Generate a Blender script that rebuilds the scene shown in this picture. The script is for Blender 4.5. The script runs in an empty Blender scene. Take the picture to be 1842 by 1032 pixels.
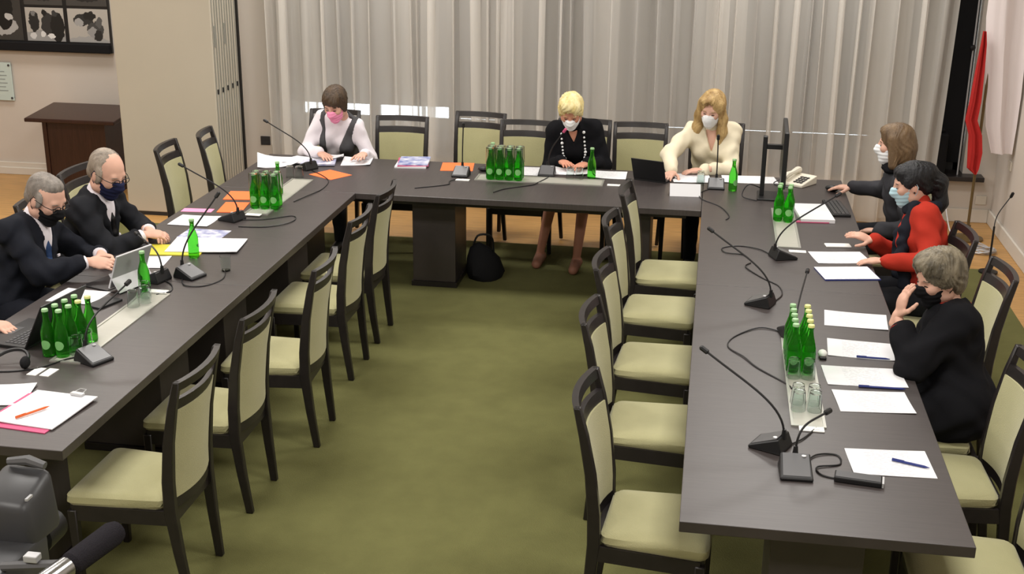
import bpy, bmesh, math, random
import numpy as np
from mathutils import Vector, Matrix
random.seed(7); rng = np.random.default_rng(5)
SC = bpy.context.scene
COL = SC.collection
PI = math.pi
# ------------------------------------------------------------------ camera
cam_d = bpy.data.cameras.new('camera'); cam = bpy.data.objects.new('camera', cam_d); COL.objects.link(cam)
FPX, CX, CY, CZ, YAW, PITCH, ROLL = (2239.8057, 0.02305, -3.85471, 2.88724, 0.15812, 0.32645, 0.01034)
cam_d.sensor_fit = 'HORIZONTAL'; cam_d.sensor_width = 36.0; cam_d.lens = FPX/1842*36.0
cam_d.clip_start = 0.05; cam_d.clip_end = 200
_f = Vector((-math.sin(YAW)*math.cos(PITCH), math.cos(YAW)*math.cos(PITCH), -math.sin(PITCH)))
_r = Vector((math.cos(YAW), math.sin(YAW), 0)); _u = _r.cross(_f)
_r2 = _r*math.cos(ROLL)+_u*math.sin(ROLL); _u2 = -_r*math.sin(ROLL)+_u*math.cos(ROLL)
cam.matrix_world = Matrix(((_r2.x,_u2.x,-_f.x,CX),(_r2.y,_u2.y,-_f.y,CY),(_r2.z,_u2.z,-_f.z,CZ),(0,0,0,1)))
SC.camera = cam
# ------------------------------------------------------------------ world, lights, exposure
w = bpy.data.worlds.new('sky'); SC.world = w; w.use_nodes = True
w.node_tree.nodes['Background'].inputs[0].default_value = (0.86, 0.92, 1.0, 1)
w.node_tree.nodes['Background'].inputs[1].default_value = 6.0
def area(loc, sx, sy, power, col=(1.0, 0.965, 0.92)):
    l = bpy.data.lights.new('ceiling_lamp', 'AREA'); l.shape = 'RECTANGLE'; l.size = sx; l.size_y = sy
    l.energy = power; l.color = col
    o = bpy.data.objects.new('ceiling_lamp', l); o.location = loc; COL.objects.link(o)
for lx in (-5.2, -2.6, 0.6):
    for ly in (-2.6, 0.4, 3.2, 5.85):
        area((lx, ly, 3.52), 1.3, 0.65, 54)
SC.view_settings.view_transform = 'Standard'; SC.view_settings.look = 'None'
SC.view_settings.exposure = 0.0; SC.view_settings.gamma = 1.0; SC.view_settings.use_curve_mapping = False
# ------------------------------------------------------------------ materials
def lin(c):
    return tuple(((v/255)/12.92 if v/255 <= 0.04045 else ((v/255+0.055)/1.055)**2.4) for v in c)
MATS = {}
def mat(name, rgb, rough=0.6, spec=0.5, var=0.0, scale=8.0, stretch=(1,1,1), metal=0.0, trans=0.0, ior=1.45, bump=0.0, bscale=60.0, sheen=0.0, rgb2=None):
    m = bpy.data.materials.new(name); m.use_nodes = True; nt = m.node_tree; N = nt.nodes; L = nt.links
    b = N['Principled BSDF']; c = lin(rgb)
    b.inputs['Base Color'].default_value = (*c, 1); b.inputs['Roughness'].default_value = rough
    b.inputs['Specular IOR Level'].default_value = spec; b.inputs['Metallic'].default_value = metal
    b.inputs['Transmission Weight'].default_value = trans; b.inputs['IOR'].default_value = ior
    if sheen: b.inputs['Sheen Weight'].default_value = sheen
    if var or bump or rgb2:
        tc = N.new('ShaderNodeTexCoord'); mp = N.new('ShaderNodeMapping'); mp.inputs['Scale'].default_value = stretch
        L.new(tc.outputs['Object'], mp.inputs['Vector'])
    if var or rgb2:
        nz = N.new('ShaderNodeTexNoise'); nz.inputs['Scale'].default_value = scale; nz.inputs['Detail'].default_value = 5
        L.new(mp.outputs['Vector'], nz.inputs['Vector'])
        r = N.new('ShaderNodeValToRGB'); r.color_ramp.elements[0].position = 0.3; r.color_ramp.elements[1].position = 0.7
        if rgb2: a0, a1 = c, lin(rgb2)
        else: a0, a1 = tuple(v*(1-var) for v in c), tuple(min(1, v*(1+var)) for v in c)
        r.color_ramp.elements[0].color = (*a0, 1); r.color_ramp.elements[1].color = (*a1, 1)
        L.new(nz.outputs['Fac'], r.inputs['Fac']); L.new(r.outputs['Color'], b.inputs['Base Color'])
    if bump:
        n2 = N.new('ShaderNodeTexNoise'); n2.inputs['Scale'].default_value = bscale; n2.inputs['Detail'].default_value = 3
        L.new(mp.outputs['Vector'], n2.inputs['Vector'])
        bp = N.new('ShaderNodeBump'); bp.inputs['Strength'].default_value = bump; bp.inputs['Distance'].default_value = 0.01
        L.new(n2.outputs['Fac'], bp.inputs['Height']); L.new(bp.outputs['Normal'], b.inputs['Normal'])
    MATS[name] = m
    return m
M = MATS
mat('wall', (206,198,189), 0.85, 0.2, 0.03, 1.5)
mat('skirting', (214,208,198), 0.5, 0.4)
mat('pier', (226,218,208), 0.85, 0.2)
mat('ceiling', (225,222,215), 0.9, 0.2)
mat('partition', (190,182,166), 0.6, 0.3, 0.02, 2)
mat('alu', (176,176,168), 0.35, 0.5, metal=0.6)
mat('darkline', (40,38,36), 0.6)
mat('parquet', (186,142,84), 0.35, 0.5, 0.22, 4.0, (1,14,1))
mat('carpet', (105,104,65), 0.95, 0.1, 0.07, 7.0, bump=0.5, bscale=220)
mat('wenge', (60,54,53), 0.40, 0.75, 0.16, 6.0, (1,22,1))
mat('wenge_x', (60,54,53), 0.40, 0.75, 0.16, 6.0, (22,1,1))
mat('frame', (38,34,34), 0.35, 0.5, 0.15, 20)
mat('fabric', (176,172,132), 0.9, 0.15, 0.06, 5.0, bump=0.25, bscale=260, sheen=0.2)
mat('mahogany', (52,30,24), 0.3, 0.5, 0.25, 5, (14,14,1))
mat('paper', (222,222,225), 0.8, 0.2)
mat('orange', (250,120,66), 0.7, 0.3)
mat('black', (22,22,24), 0.45, 0.5)
mat('blackmatte', (26,26,28), 0.8, 0.2)
mat('darkgrey', (62,62,64), 0.4, 0.5)
mat('panelgrey', (92,92,94), 0.35, 0.5)
mat('silver', (190,190,192), 0.35, 0.5, metal=0.3)
mat('steel', (178,176,166), 0.42, 0.5, 0.06, 8, (1,30,1), metal=0.25)
mat('bottle', (84,206,60), 0.06, 0.5, trans=0.93, ior=1.25)
mat('capgreen', (150,190,140), 0.4)
mat('capyellow', (214,216,140), 0.4)
mat('labelgreen', (120,180,110), 0.5)
mat('glass', (238,244,242), 0.04, 0.5, trans=1.0, ior=1.25)
mat('plaque', (196,212,208), 0.15, 0.5)
mat('plaquetext', (140,150,150), 0.5)
mat('suit2', (27,29,36), 0.85, 0.15, 0.1, 20)
mat('white', (232,232,228), 0.5)
mat('cream', (222,216,200), 0.5)
mat('red', (172,42,40), 0.75, 0.2, 0.08, 6)
mat('flagwhite', (226,216,216), 0.8, 0.2)
mat('bronze', (110,92,60), 0.4, 0.5, metal=0.4)
mat('yellow', (206,196,60), 0.6)
mat('navyprint', (70,90,160), 0.5, rgb2=(215,215,225), scale=14)
mat('photoprint', (86,98,160), 0.4, rgb2=(226,226,232), scale=18)
mat('blue', (40,52,120), 0.5)
mat('redpen', (214,96,40), 0.5)
mat('pinkedge', (196,80,120), 0.6)
mat('windowframe', (46,44,44), 0.5)
mat('blind', (92,94,98), 0.9, 0.1)
mat('screenback', (34,34,36), 0.35)
mat('foam', (44,42,46), 1.0, 0.05, bump=0.6, bscale=300)
mat('chrome', (170,170,170), 0.2, 0.5, metal=0.9)
mat('socket', (214,208,196), 0.5)
mat('eyewhite', (225,222,216), 0.2)
mat('iris', (40,30,24), 0.15)
mat('skin', (210,166,146), 0.55, 0.3, 0.05, 14)
mat('skin_tan', (196,138,114), 0.55, 0.3, 0.05, 14)
mat('leg_tan', (150,104,84), 0.5, 0.3)
mat('suit', (30,31,35), 0.85, 0.15, 0.1, 20)
mat('charcoal', (58,58,62), 0.85, 0.15, 0.1, 20)
mat('blackcloth', (24,24,27), 0.9, 0.1)
mat('navyblack', (28,30,38), 0.85, 0.15)
mat('redknit', (172,50,37), 0.85, 0.15, 0.06, 12)
mat('whiteshirt', (226,220,226), 0.8, 0.2)
mat('creamblouse', (226,216,190), 0.75, 0.25, 0.03, 10)
mat('greyvest', (78,78,80), 0.9, 0.1, 0.08, 30)
mat('blueshirt', (104,124,168), 0.85, 0.15, 0.06, 20)
mat('pinkmask', (240,150,186), 0.8, 0.2)
mat('whitemask', (232,234,236), 0.8, 0.2)
mat('bluemask', (176,206,216), 0.8, 0.2)
mat('navymask', (30,34,62), 0.85, 0.2)
mat('blackmask', (22,22,24), 0.85, 0.2)
mat('bluetie', (58,84,130), 0.6, 0.3, 0.15, 40)
def hairmat(n, a, b): mat(n, a, 0.5, 0.4, rgb2=b, scale=26, stretch=(1,1,0.25), bump=0.4, bscale=120)
hairmat('hair_brown', (54,42,32), (86,68,50)); hairmat('hair_platinum', (214,192,120), (244,232,184))
hairmat('hair_blond', (140,110,66), (200,170,116)); hairmat('hair_midbrown', (84,66,48), (120,98,72))
hairmat('hair_black', (14,14,16), (30,30,34)); hairmat('hair_greybrown', (70,64,52), (142,132,112))
hairmat('hair_grey', (98,92,86), (142,134,126)); hairmat('hair_greylight', (112,102,92), (158,146,132))
# sheer curtain: real see-through weave, the same for every ray
m = bpy.data.materials.new('sheer'); m.use_nodes = True; nt = m.node_tree; N = nt.nodes; L = nt.links
N.remove(N['Principled BSDF'])
df = N.new('ShaderNodeBsdfDiffuse'); df.inputs['Color'].default_value = (*lin((238,233,225)), 1)
tl = N.new('ShaderNodeBsdfTranslucent'); tl.inputs['Color'].default_value = (*lin((226,228,232)), 1)
tp = N.new('ShaderNodeBsdfTransparent'); mx = N.new('ShaderNodeMixShader'); mx2 = N.new('ShaderNodeMixShader')
mx.inputs[0].default_value = 0.25; mx2.inputs[0].default_value = 0.42
L.new(df.outputs[0], mx.inputs[1]); L.new(tl.outputs[0], mx.inputs[2]); L.new(mx.outputs[0], mx2.inputs[1]); L.new(tp.outputs[0], mx2.inputs[2])
L.new(mx2.outputs[0], N['Material Output'].inputs['Surface']); MATS['sheer'] = m
# printed text lines on paper
def textpaper(name, base=(222,222,225), ink=(196,196,202), period=0.011):
    m = mat(name, base, 0.8, 0.2); nt = m.node_tree; N = nt.nodes; L = nt.links
    tc = N.new('ShaderNodeTexCoord'); sx = N.new('ShaderNodeSeparateXYZ'); L.new(tc.outputs['Object'], sx.inputs[0])
    a = N.new('ShaderNodeMath'); a.operation = 'MULTIPLY'; a.inputs[1].default_value = 2*PI/period; L.new(sx.outputs['Y'], a.inputs[0])
    s = N.new('ShaderNodeMath'); s.operation = 'SINE'; L.new(a.outputs[0], s.inputs[0])
    g = N.new('ShaderNodeMath'); g.operation = 'GREATER_THAN'; g.inputs[1].default_value = 0.35; L.new(s.outputs[0], g.inputs[0])
    nz = N.new('ShaderNodeTexNoise'); nz.inputs['Scale'].default_value = 60; L.new(tc.outputs['Object'], nz.inputs['Vector'])
    g2 = N.new('ShaderNodeMath'); g2.operation = 'GREATER_THAN'; g2.inputs[1].default_value = 0.5; L.new(nz.outputs['Fac'], g2.inputs[0])
    k = N.new('ShaderNodeMath'); k.operation = 'MULTIPLY'; L.new(g.outputs[0], k.inputs[0]); L.new(g2.outputs[0], k.inputs[1])
    ax = N.new('ShaderNodeMath'); ax.operation = 'ABSOLUTE'; L.new(sx.outputs['X'], ax.inputs[0])
    l = N.new('ShaderNodeMath'); l.operation = 'LESS_THAN'; l.inputs[1].default_value = 0.085; L.new(ax.outputs[0], l.inputs[0])
    ay = N.new('ShaderNodeMath'); ay.operation = 'ABSOLUTE'; L.new(sx.outputs['Y'], ay.inputs[0])
    l2 = N.new('ShaderNodeMath'); l2.operation = 'LESS_THAN'; l2.inputs[1].default_value = 0.115; L.new(ay.outputs[0], l2.inputs[0])
    k2 = N.new('ShaderNodeMath'); k2.operation = 'MULTIPLY'; L.new(k.outputs[0], k2.inputs[0]); L.new(l.outputs[0], k2.inputs[1])
    k3 = N.new('ShaderNodeMath'); k3.operation = 'MULTIPLY'; L.new(k2.outputs[0], k3.inputs[0]); L.new(l2.outputs[0], k3.inputs[1])
    mx = N.new('ShaderNodeMix'); mx.data_type = 'RGBA'; mx.inputs[6].default_value = (*lin(base), 1); mx.inputs[7].default_value = (*lin(ink), 1)
    L.new(k3.outputs[0], mx.inputs[0]); L.new(mx.outputs[2], N['Principled BSDF'].inputs['Base Color'])
textpaper('textpaper')
# black-and-white press photograph: flat print of dark and light ellipses over a grey ground
def photomat(name, ground, shapes):
    m = mat(name, ground, 0.35, 0.4); nt = m.node_tree; N = nt.nodes; L = nt.links
    tc = N.new('ShaderNodeTexCoord'); sx = N.new('ShaderNodeSeparateXYZ')
    nz = N.new('ShaderNodeTexNoise'); nz.inputs['Scale'].default_value = 22; nz.inputs['Detail'].default_value = 4
    L.new(tc.outputs['Object'], nz.inputs['Vector'])
    va = N.new('ShaderNodeVectorMath'); va.operation = 'SCALE'; va.inputs['Scale'].default_value = 0.06; L.new(nz.outputs['Color'], va.inputs[0])
    vb = N.new('ShaderNodeVectorMath'); vb.operation = 'ADD'; L.new(tc.outputs['Object'], vb.inputs[0]); L.new(va.outputs[0], vb.inputs[1])
    vc = N.new('ShaderNodeVectorMath'); vc.operation = 'SUBTRACT'; vc.inputs[1].default_value = (0.03,0.03,0.03); L.new(vb.outputs[0], vc.inputs[0])
    prev = None
    for (cx, cz, rx, rz, g) in shapes:
        d = N.new('ShaderNodeVectorMath'); d.operation = 'SUBTRACT'; d.inputs[1].default_value = (cx, 0, cz); L.new(vc.outputs[0], d.inputs[0])
        e = N.new('ShaderNodeVectorMath'); e.operation = 'MULTIPLY'; e.inputs[1].default_value = (1/rx, 0, 1/rz); L.new(d.outputs[0], e.inputs[0])
        ln = N.new('ShaderNodeVectorMath'); ln.operation = 'LENGTH'; L.new(e.outputs[0], ln.inputs[0])
        t = N.new('ShaderNodeMath'); t.operation = 'LESS_THAN'; t.inputs[1].default_value = 1; L.new(ln.outputs['Value'], t.inputs[0])
        mx = N.new('ShaderNodeMix'); mx.data_type = 'RGBA'; L.new(t.outputs[0], mx.inputs[0])
        if prev is None: mx.inputs[6].default_value = (*lin((ground)), 1)
        else: L.new(prev, mx.inputs[6])
        mx.inputs[7].default_value = (*lin((g,g,g)), 1); prev = mx.outputs[2]
    L.new(prev, N['Principled BSDF'].inputs['Base Color'])
# ------------------------------------------------------------------ object helpers
def link(o, parent=None):
    COL.objects.link(o)
    if parent is not None: o.parent = parent
    return o
def tag(o, label, cat, group=None):
    o['label'] = label; o['category'] = cat
    if group: o['group'] = group
    return o
def thing(name, label, cat, loc=(0,0,0), rz=0.0, group=None):
    o = bpy.data.objects.new(name, None); o.empty_display_size = 0.05
    o.location = loc; o.rotation_euler = (0,0,rz); link(o); return tag(o, label, cat, group)
class MB:
    def __init__(s): s.v = []; s.f = []; s.m = []; s.cur = 0
    def add(s, vs, fs):
        n = len(s.v); s.v += [tuple(v) for v in vs]; s.f += [tuple(i+n for i in f) for f in fs]; s.m += [s.cur]*len(fs); return s
    def box(s, x0,x1,y0,y1,z0,z1):
        return s.add([(x0,y0,z0),(x1,y0,z0),(x1,y1,z0),(x0,y1,z0),(x0,y0,z1),(x1,y0,z1),(x1,y1,z1),(x0,y1,z1)],
          [(3,2,1,0),(4,5,6,7),(0,1,5,4),(1,2,6,5),(2,3,7,6),(3,0,4,7)])
    def lathe(s, prof, n=16, c=(0,0,0)):
        vs = []; fs = []; k = len(prof)
        for i in range(n):
            a = 2*PI*i/n
            for r, z in prof: vs.append((c[0]+r*math.cos(a), c[1]+r*math.sin(a), c[2]+z))
        for i in range(n):
            j = (i+1) % n
            for q in range(k-1): fs.append((i*k+q, j*k+q, j*k+q+1, i*k+q+1))
        fs.append(tuple(i*k for i in range(n))[::-1]); fs.append(tuple(i*k+k-1 for i in range(n)))
        return s.add(vs, fs)
    def tube(s, pts, r, n=6, closed=False):
        P = [Vector(p) for p in pts]; R = r if isinstance(r, (list, tuple)) else [r]*len(P)
        vs = []; fs = []; up = None
        for i, p in enumerate(P):
            t = (P[min(i+1,len(P)-1)]-P[max(i-1,0)])
            if closed: t = P[(i+1) % len(P)]-P[i-1]
            t.normalize()
            if up is None:
                up = Vector((0,0,1)) if abs(t.z) < 0.9 else Vector((1,0,0))
            x = t.cross(up)
            if x.length < 1e-6: x = t.orthogonal()
            x.normalize(); y = x.cross(t); up = y
            for k in range(n):
                a = 2*PI*k/n; vs.append(p+x*(R[i]*math.cos(a))+y*(R[i]*math.sin(a)))
        L_ = len(P)
        for i in range(L_ if closed else L_-1):
            j = (i+1) % L_
            for k in range(n):
                k2 = (k+1) % n; fs.append((i*n+k, i*n+k2, j*n+k2, j*n+k))
        if not closed: fs.append(tuple(range(n))[::-1]); fs.append(tuple((L_-1)*n+k for k in range(n)))
        return s.add(vs, fs)
    def sweep(s, pts, half, frame):
        """rectangular section swept along pts; half = [(hx,hy)], frame = (ux, uy) vectors"""
        vs = []; fs = []
        for p, (a, b) in zip(pts, half):
            p = Vector(p)
            for sx, sy in ((-1,-1),(1,-1),(1,1),(-1,1)): vs.append(p+Vector(frame[0])*(sx*a)+Vector(frame[1])*(sy*b))
        for i in range(len(pts)-1):
            for k in range(4):
                k2 = (k+1) % 4; fs.append((i*4+k, i*4+k2, i*4+4+k2, i*4+4+k))
        fs.append((3,2,1,0)); q = (len(pts)-1)*4; fs.append((q,q+1,q+2,q+3))
        return s.add(vs, fs)
    def sphere(s, c, r, n=10, m=7, sc=(1,1,1)):
        prof = [(max(1e-4, r*math.sin(PI*i/m)), -r*math.cos(PI*i/m)) for i in range(m+1)]
        k = len(s.v); s.lathe(prof, n)
        for i in range(k, len(s.v)):
            v = s.v[i]; s.v[i] = (c[0]+v[0]*sc[0], c[1]+v[1]*sc[1], c[2]+v[2]*sc[2])
        return s
    def mesh(s, name, mats, smooth=False, bevel=0.0, seg=2):
        me = bpy.data.meshes.new(name); me.from_pydata(s.v, [], s.f)
        if not isinstance(mats, (list, tuple)): mats = [mats]
        for q in mats: me.materials.append(M[q] if isinstance(q, str) else q)
        me.polygons.foreach_set('material_index', s.m)
        bm = bmesh.new(); bm.from_mesh(me)
        bmesh.ops.recalc_face_normals(bm, faces=bm.faces)
        if bevel:
            bmesh.ops.bevel(bm, geom=[e for e in bm.edges if e.is_manifold and e.calc_face_angle(0) > 0.6], offset=bevel, segments=seg, affect='EDGES', profile=0.5)
        bm.to_mesh(me); bm.free()
        if smooth:
            me.polygons.foreach_set('use_smooth', [True]*len(me.polygons))
            try: me.set_sharp_from_angle(angle=0.7)
            except Exception: pass
        me.update(); return me
    def obj(s, name, mats, parent=None, smooth=False, bevel=0.0, seg=2, loc=(0,0,0), rz=0.0):
        o = bpy.data.objects.new(name, s.mesh(name, mats, smooth, bevel, seg)); o.location = loc; o.rotation_euler = (0,0,rz)
        return link(o, parent)
def struct(o): o['kind'] = 'structure'; return o
def dup(root, loc, rz, label, group=None):
    r = root.copy(); COL.objects.link(r); r.location = loc; r.rotation_euler = (0,0,rz); r['label'] = label
    if group: r['group'] = group
    for ch in root.children:
        c = ch.copy(); COL.objects.link(c); c.parent = r
        for g in ch.children:
            d = g.copy(); COL.objects.link(d); d.parent = c
    return r
def bez(a, b, c, d, n=14):
    a, b, c, d = map(Vector, (a,b,c,d)); out = []
    for i in range(n+1):
        t = i/n; out.append(a*(1-t)**3+b*3*t*(1-t)**2+c*3*t*t*(1-t)+d*t**3)
    return out
def spline(pts, n=6):
    P = [Vector(p) for p in pts]; out = []
    for i in range(len(P)-1):
        p0 = P[max(i-1,0)]; p1 = P[i]; p2 = P[i+1]; p3 = P[min(i+2,len(P)-1)]
        for k in range(n):
            t = k/n
            out.append(0.5*((2*p1)+(p2-p0)*t+(2*p0-5*p1+4*p2-p3)*t*t+(-p0+3*p1-3*p2+p3)*t**3))
    out.append(P[-1]); return out
T = 0.75
# ================================================================== THE ROOM
X0, X1, Y0, Y1, ZC = -8.2, 2.45, -5.2, 7.05, 3.6
struct(MB().box(X0,X1,Y0,Y1+0.3,-0.12,0).obj('floor', 'parquet'))
struct(MB().box(X0-0.15,X1+0.15,Y0-0.15,Y1+0.35,ZC,ZC+0.12).obj('ceiling', 'ceiling'))
WX0, WX1, WZ0, WZ1 = -3.78, 2.18, 0.42, 3.0        # window opening in the back wall
b = MB(); b.box(X0,WX0,Y1,Y1+0.3,0,ZC); b.box(WX1,X1+0.15,Y1,Y1+0.3,0,ZC); b.box(WX0,WX1,Y1,Y1+0.3,0,WZ0); b.box(WX0,WX1,Y1,Y1+0.3,WZ1,ZC)
struct(b.obj('wall_back', 'wall'))
struct(MB().box(X1,X1+0.15,Y0,Y1,0,ZC).obj('wall_right', 'wall'))
struct(MB().box(X0-0.15,X0,Y0,Y1+0.3,0,ZC).obj('wall_left', 'wall'))
struct(MB().box(X0,X1,Y0-0.15,Y0,0,ZC).obj('wall_front', 'wall'))
struct(MB().box(-4.7,-3.86,6.78,Y1,0,ZC).obj('wall_pier', 'pier'))
def skirt(name, x0,x1,y0,y1):
    b = MB(); b.box(x0,x1,y0,y1,0,0.12); struct(b.obj(name, 'skirting', bevel=0.006))
skirt('baseboard_back', X0, -4.7, Y1-0.02, Y1)
b = MB().box(X0,-4.7,Y1-0.035,Y1,0,0.07); struct(b.obj('trim_1', 'skirting', bevel=0.005))
skirt('baseboard_back_window', -3.86, X1-0.02, Y1-0.02, Y1)
skirt('baseboard_right', X1-0.02, X1, Y0, Y1)
# window: frame, mullions, panes, blinds
win = MB(); yw0, yw1 = Y1+0.14, Y1+0.20
win.box(WX0,WX1,yw0,yw1,WZ0,WZ0+0.07); win.box(WX0,WX1,yw0,yw1,WZ1-0.07,WZ1)
win.box(WX0,WX0+0.06,yw0,yw1,WZ0,WZ1); win.box(WX1-0.06,WX1,yw0,yw1,WZ0,WZ1)
wo = struct(win.obj('window_1', 'windowframe'))
nb = 8; ww = (WX1-WX0)/nb
for i in range(nb):
    xa = WX0+ww*i; xb = xa+ww
    if i: MB().box(xa-0.05,xa+0.05,yw0,yw1,WZ0,WZ1).obj('mullion', 'windowframe', wo)
    MB().box(xa+0.03,xb-0.03,yw0+0.02,yw0+0.03,WZ0+0.03,WZ1-0.03).obj('pane', 'glass', wo)
    MB().box(xa+0.04,xb-0.04,yw0-0.01,yw0+0.015,0.655,0.69).obj('transom', 'windowframe', wo)
    zb = 0.80 if i < 2 else 0.705
    if i == 7: zb = 0.5
    MB().box(xa+0.02,xb-0.02,yw0-0.05,yw0-0.04,zb,WZ1).obj('roller_blind', 'blind' if i < 7 else 'blackmatte', wo)
    MB().box(xa+0.05,xb-0.05,yw0+0.04,yw0+0.05,WZ0,0.66).obj('lower_panel', 'blind' if i < 7 else 'blackmatte', wo)
struct(MB().box(WX0-0.02,2.34,Y1-0.14,Y1+0.14,0.385,0.425).obj('trim_2', 'frame', bevel=0.006))
# black case on the sill, at the uncurtained end of the window
b = MB().box(1.84,2.02,6.95,7.1,0.425,0.78); b.box(1.87,1.99,6.98,7.07,0.78,0.82)
tag(b.obj('sill_case', 'blackmatte', bevel=0.02), 'black case standing on the dark window sill beside the curtain', 'case')
# latch rod on the window reveal
t = thing('window_rod', 'thin vertical rod with dark knob in the uncurtained window', 'rod', (2.13,7.0,0))
MB().tube([(0,0,0.425),(0,0,2.9)], 0.007).obj('rod', 'silver', t)
MB().sphere((-0.01,-0.02,1.5), 0.025).obj('knob', 'black', t)
# curtains
def curtain(label, xa, xb, y0, seed, pmin=0.10, pmax=0.24, amp=0.055, slant=0.0, loopk=0.62):
    r = random.Random(seed); xs = [xa]
    while xs[-1] < xb: xs.append(xs[-1]+r.uniform(pmin, pmax))
    sc = (xb-xa)/(xs[-1]-xa); xs = [xa+(x-xa)*sc for x in xs]
    top = []; 
    for i in range(len(xs)-1):
        w_ = xs[i+1]-xs[i]; A = amp*r.uniform(0.5,1.3); lp = loopk*r.uniform(0.2,1.5)
        for k in range(12):
            t_ = k/12; top.append((xs[i]+w_*(t_+lp*math.sin(2*PI*t_*1.0)*0.5+0.06*math.sin(4*PI*t_)), y0+A*math.cos(2*PI*t_)))
    top.append((xs[-1], y0)); rows = [0.03,0.5,1.0,1.5,2.0,2.6,3.3]; vs = []; fs = []; n = len(top)
    for z in rows:
        q = (3.3-z)/3.3
        for i, (x, y) in enumerate(top):
            vs.append((x+0.03*q*math.sin(i*0.13+seed)+slant*q*((x-xa)/(xb-xa))**3, y+0.035*q*math.sin(i*0.21+seed*2)+0.01*math.sin(z*2.3+i*0.5), z))
    for j in range(len(rows)-1):
        for i in range(n-1): fs.append((j*n+i, j*n+i+1, (j+1)*n+i+1, (j+1)*n+i))
    o = MB().add(vs, fs).obj('curtain', 'sheer', None, True); tag(o, label, 'curtain', 'sheer curtains along the window wall')
    o.data.polygons.foreach_set('use_smooth', [True]*len(o.data.polygons))
curtain('sheer pleated curtain behind the woman in the pink mask', -3.9, -1.72, 6.70, 1, 0.05, 0.26)
curtain('sheer pleated curtain behind the short haired blond woman in black', -1.80, 0.12, 6.70, 2, 0.05, 0.28)
curtain('sheer pleated curtain behind the monitor, next to the bare window strip', 0.0, 1.97, 6.72, 3, 0.06, 0.26, slant=-0.05)
for lb_, xa_, xb_, sd_ in [('narrow inner curtain panel beside the folded partition', -3.84, -3.45, 4), ('narrow inner curtain panel behind the empty chair right of the pink mask', -2.75, -2.35, 5), ('narrow inner curtain panel left of the woman with the bead necklace', -1.98, -1.62, 6),
    ('narrow inner curtain panel right of the woman with the bead necklace', -1.02, -0.78, 7), ('narrow inner curtain panel behind the woman in the cream blouse', -0.08, 0.26, 8), ('narrow inner curtain panel behind the woman in the dark jacket', 1.25, 1.60, 9)]:
    curtain(lb_, xa_, xb_, 6.895, sd_, 0.06, 0.13, 0.02)
# curtain rail
tag(MB().box(-3.84,2.05,6.66,6.94,3.3,3.34).obj('curtain_rail', 'white'), 'white curtain rail above the pleated curtains', 'rail')
# folding partition, stacked in front of the wall at the left
pt = thing('folding_partition', 'beige folding partition wall stacked beside the curtains', 'partition', (-4.46,5.89,0))
for i in range(5):
    y = i*0.108
    p = MB().box(-0.43,0.43,y,y+0.098,0.03,3.45).obj('panel', 'partition', pt, bevel=0.008)
    e = MB(); e.box(0.431,0.436,y+0.012,y+0.03,0.03,3.45); e.box(0.431,0.436,y+0.068,y+0.086,0.03,3.45); e.obj('edge_profile', 'alu', p)
    MB().box(0.431,0.438,y+0.042,y+0.058,1.06,1.10).obj('lock', 'black', p)
    if i in (0,2): MB().box(0.431,0.437,y+0.035,y+0.06,1.45,1.62).obj('strike_plate', 'alu', p)
MB().box(-0.43,0.43,0.0,0.55,0.0,0.03).obj('bottom_seal', 'darkline', pt)
MB().box(0.42,0.44,0.56,0.58,0.0,3.45).obj('end_post', 'darkline', pt)
# wall sockets
def socket(label, loc, axis, mm):
    t = thing('wall_socket', label, 'socket', loc, axis)
    MB().box(-0.045,0.045,-0.012,0,-0.04,0.04).obj('plate', mm, t, bevel=0.004)
    MB().lathe([(0.018,0),(0.018,0.004)], 12).obj('outlet', 'darkgrey', t).rotation_euler = (PI/2,0,0)
socket('dark wall socket beside the folded partition', (-3.95,6.78,0.50), 0, 'darkgrey')
socket('cream double socket low in the corner behind the flag', (2.36,7.05,0.20), 0, 'socket')
socket('pale socket on the right wall above the floor microphone', (2.45,6.55,0.62), PI/2*3, 'socket')
# carpet
cp = MB().box(-5.35,2.16,Y0+0.05,5.62,0.0,0.012).obj('carpet', 'carpet'); tag(cp, 'olive green carpet covering the floor between the tables', 'carpet')
# photo board on the left part of the back wall
photomat('ph1', (60,58,56), [(0.02,-0.10,0.16,0.09,170),(0.05,0.06,0.10,0.2,22),(-0.02,0.10,0.03,0.035,180),(0.10,-0.02,0.04,0.03,190),(-0.09,0.05,0.06,0.25,30)])
photomat('ph2', (176,172,166), [(0,-0.12,0.22,0.07,150),(-0.11,0.03,0.05,0.10,40),(-0.11,0.10,0.025,0.03,120),(0.03,0.0,0.07,0.11,52),(0.0,0.11,0.03,0.025,30),(0.12,-0.02,0.07,0.14,30),(0.10,0.10,0.028,0.03,60),(-0.03,-0.09,0.03,0.025,215),(0.05,-0.1,0.04,0.02,220),(-0.13,-0.1,0.03,0.03,205)])
photomat('ph3', (178,174,168), [(0,-0.15,0.22,0.05,160),(-0.05,0.05,0.10,0.05,50),(0.02,0.09,0.06,0.04,36),(0.07,-0.03,0.08,0.07,70),(0.04,-0.06,0.05,0.05,150),(0.09,-0.09,0.04,0.05,44),(-0.09,0.03,0.04,0.04,160),(0.11,0.03,0.03,0.05,90)])
photomat('ph4', (70,68,66), [(0,-0.1,0.2,0.1,40),(0.05,0,0.08,0.1,110)])
brd = thing('photo_display', 'black framed board of black and white photographs on the wall', 'picture', (-6.35,7.045,1.2))
MB().box(-1.2,0.87,-0.03,0,0.0,1.0).obj('backing', 'black', brd)
MB().box(-1.2,0.87,-0.075,-0.03,0.0,0.085).obj('ledge', 'blackmatte', brd, bevel=0.01)
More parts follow.
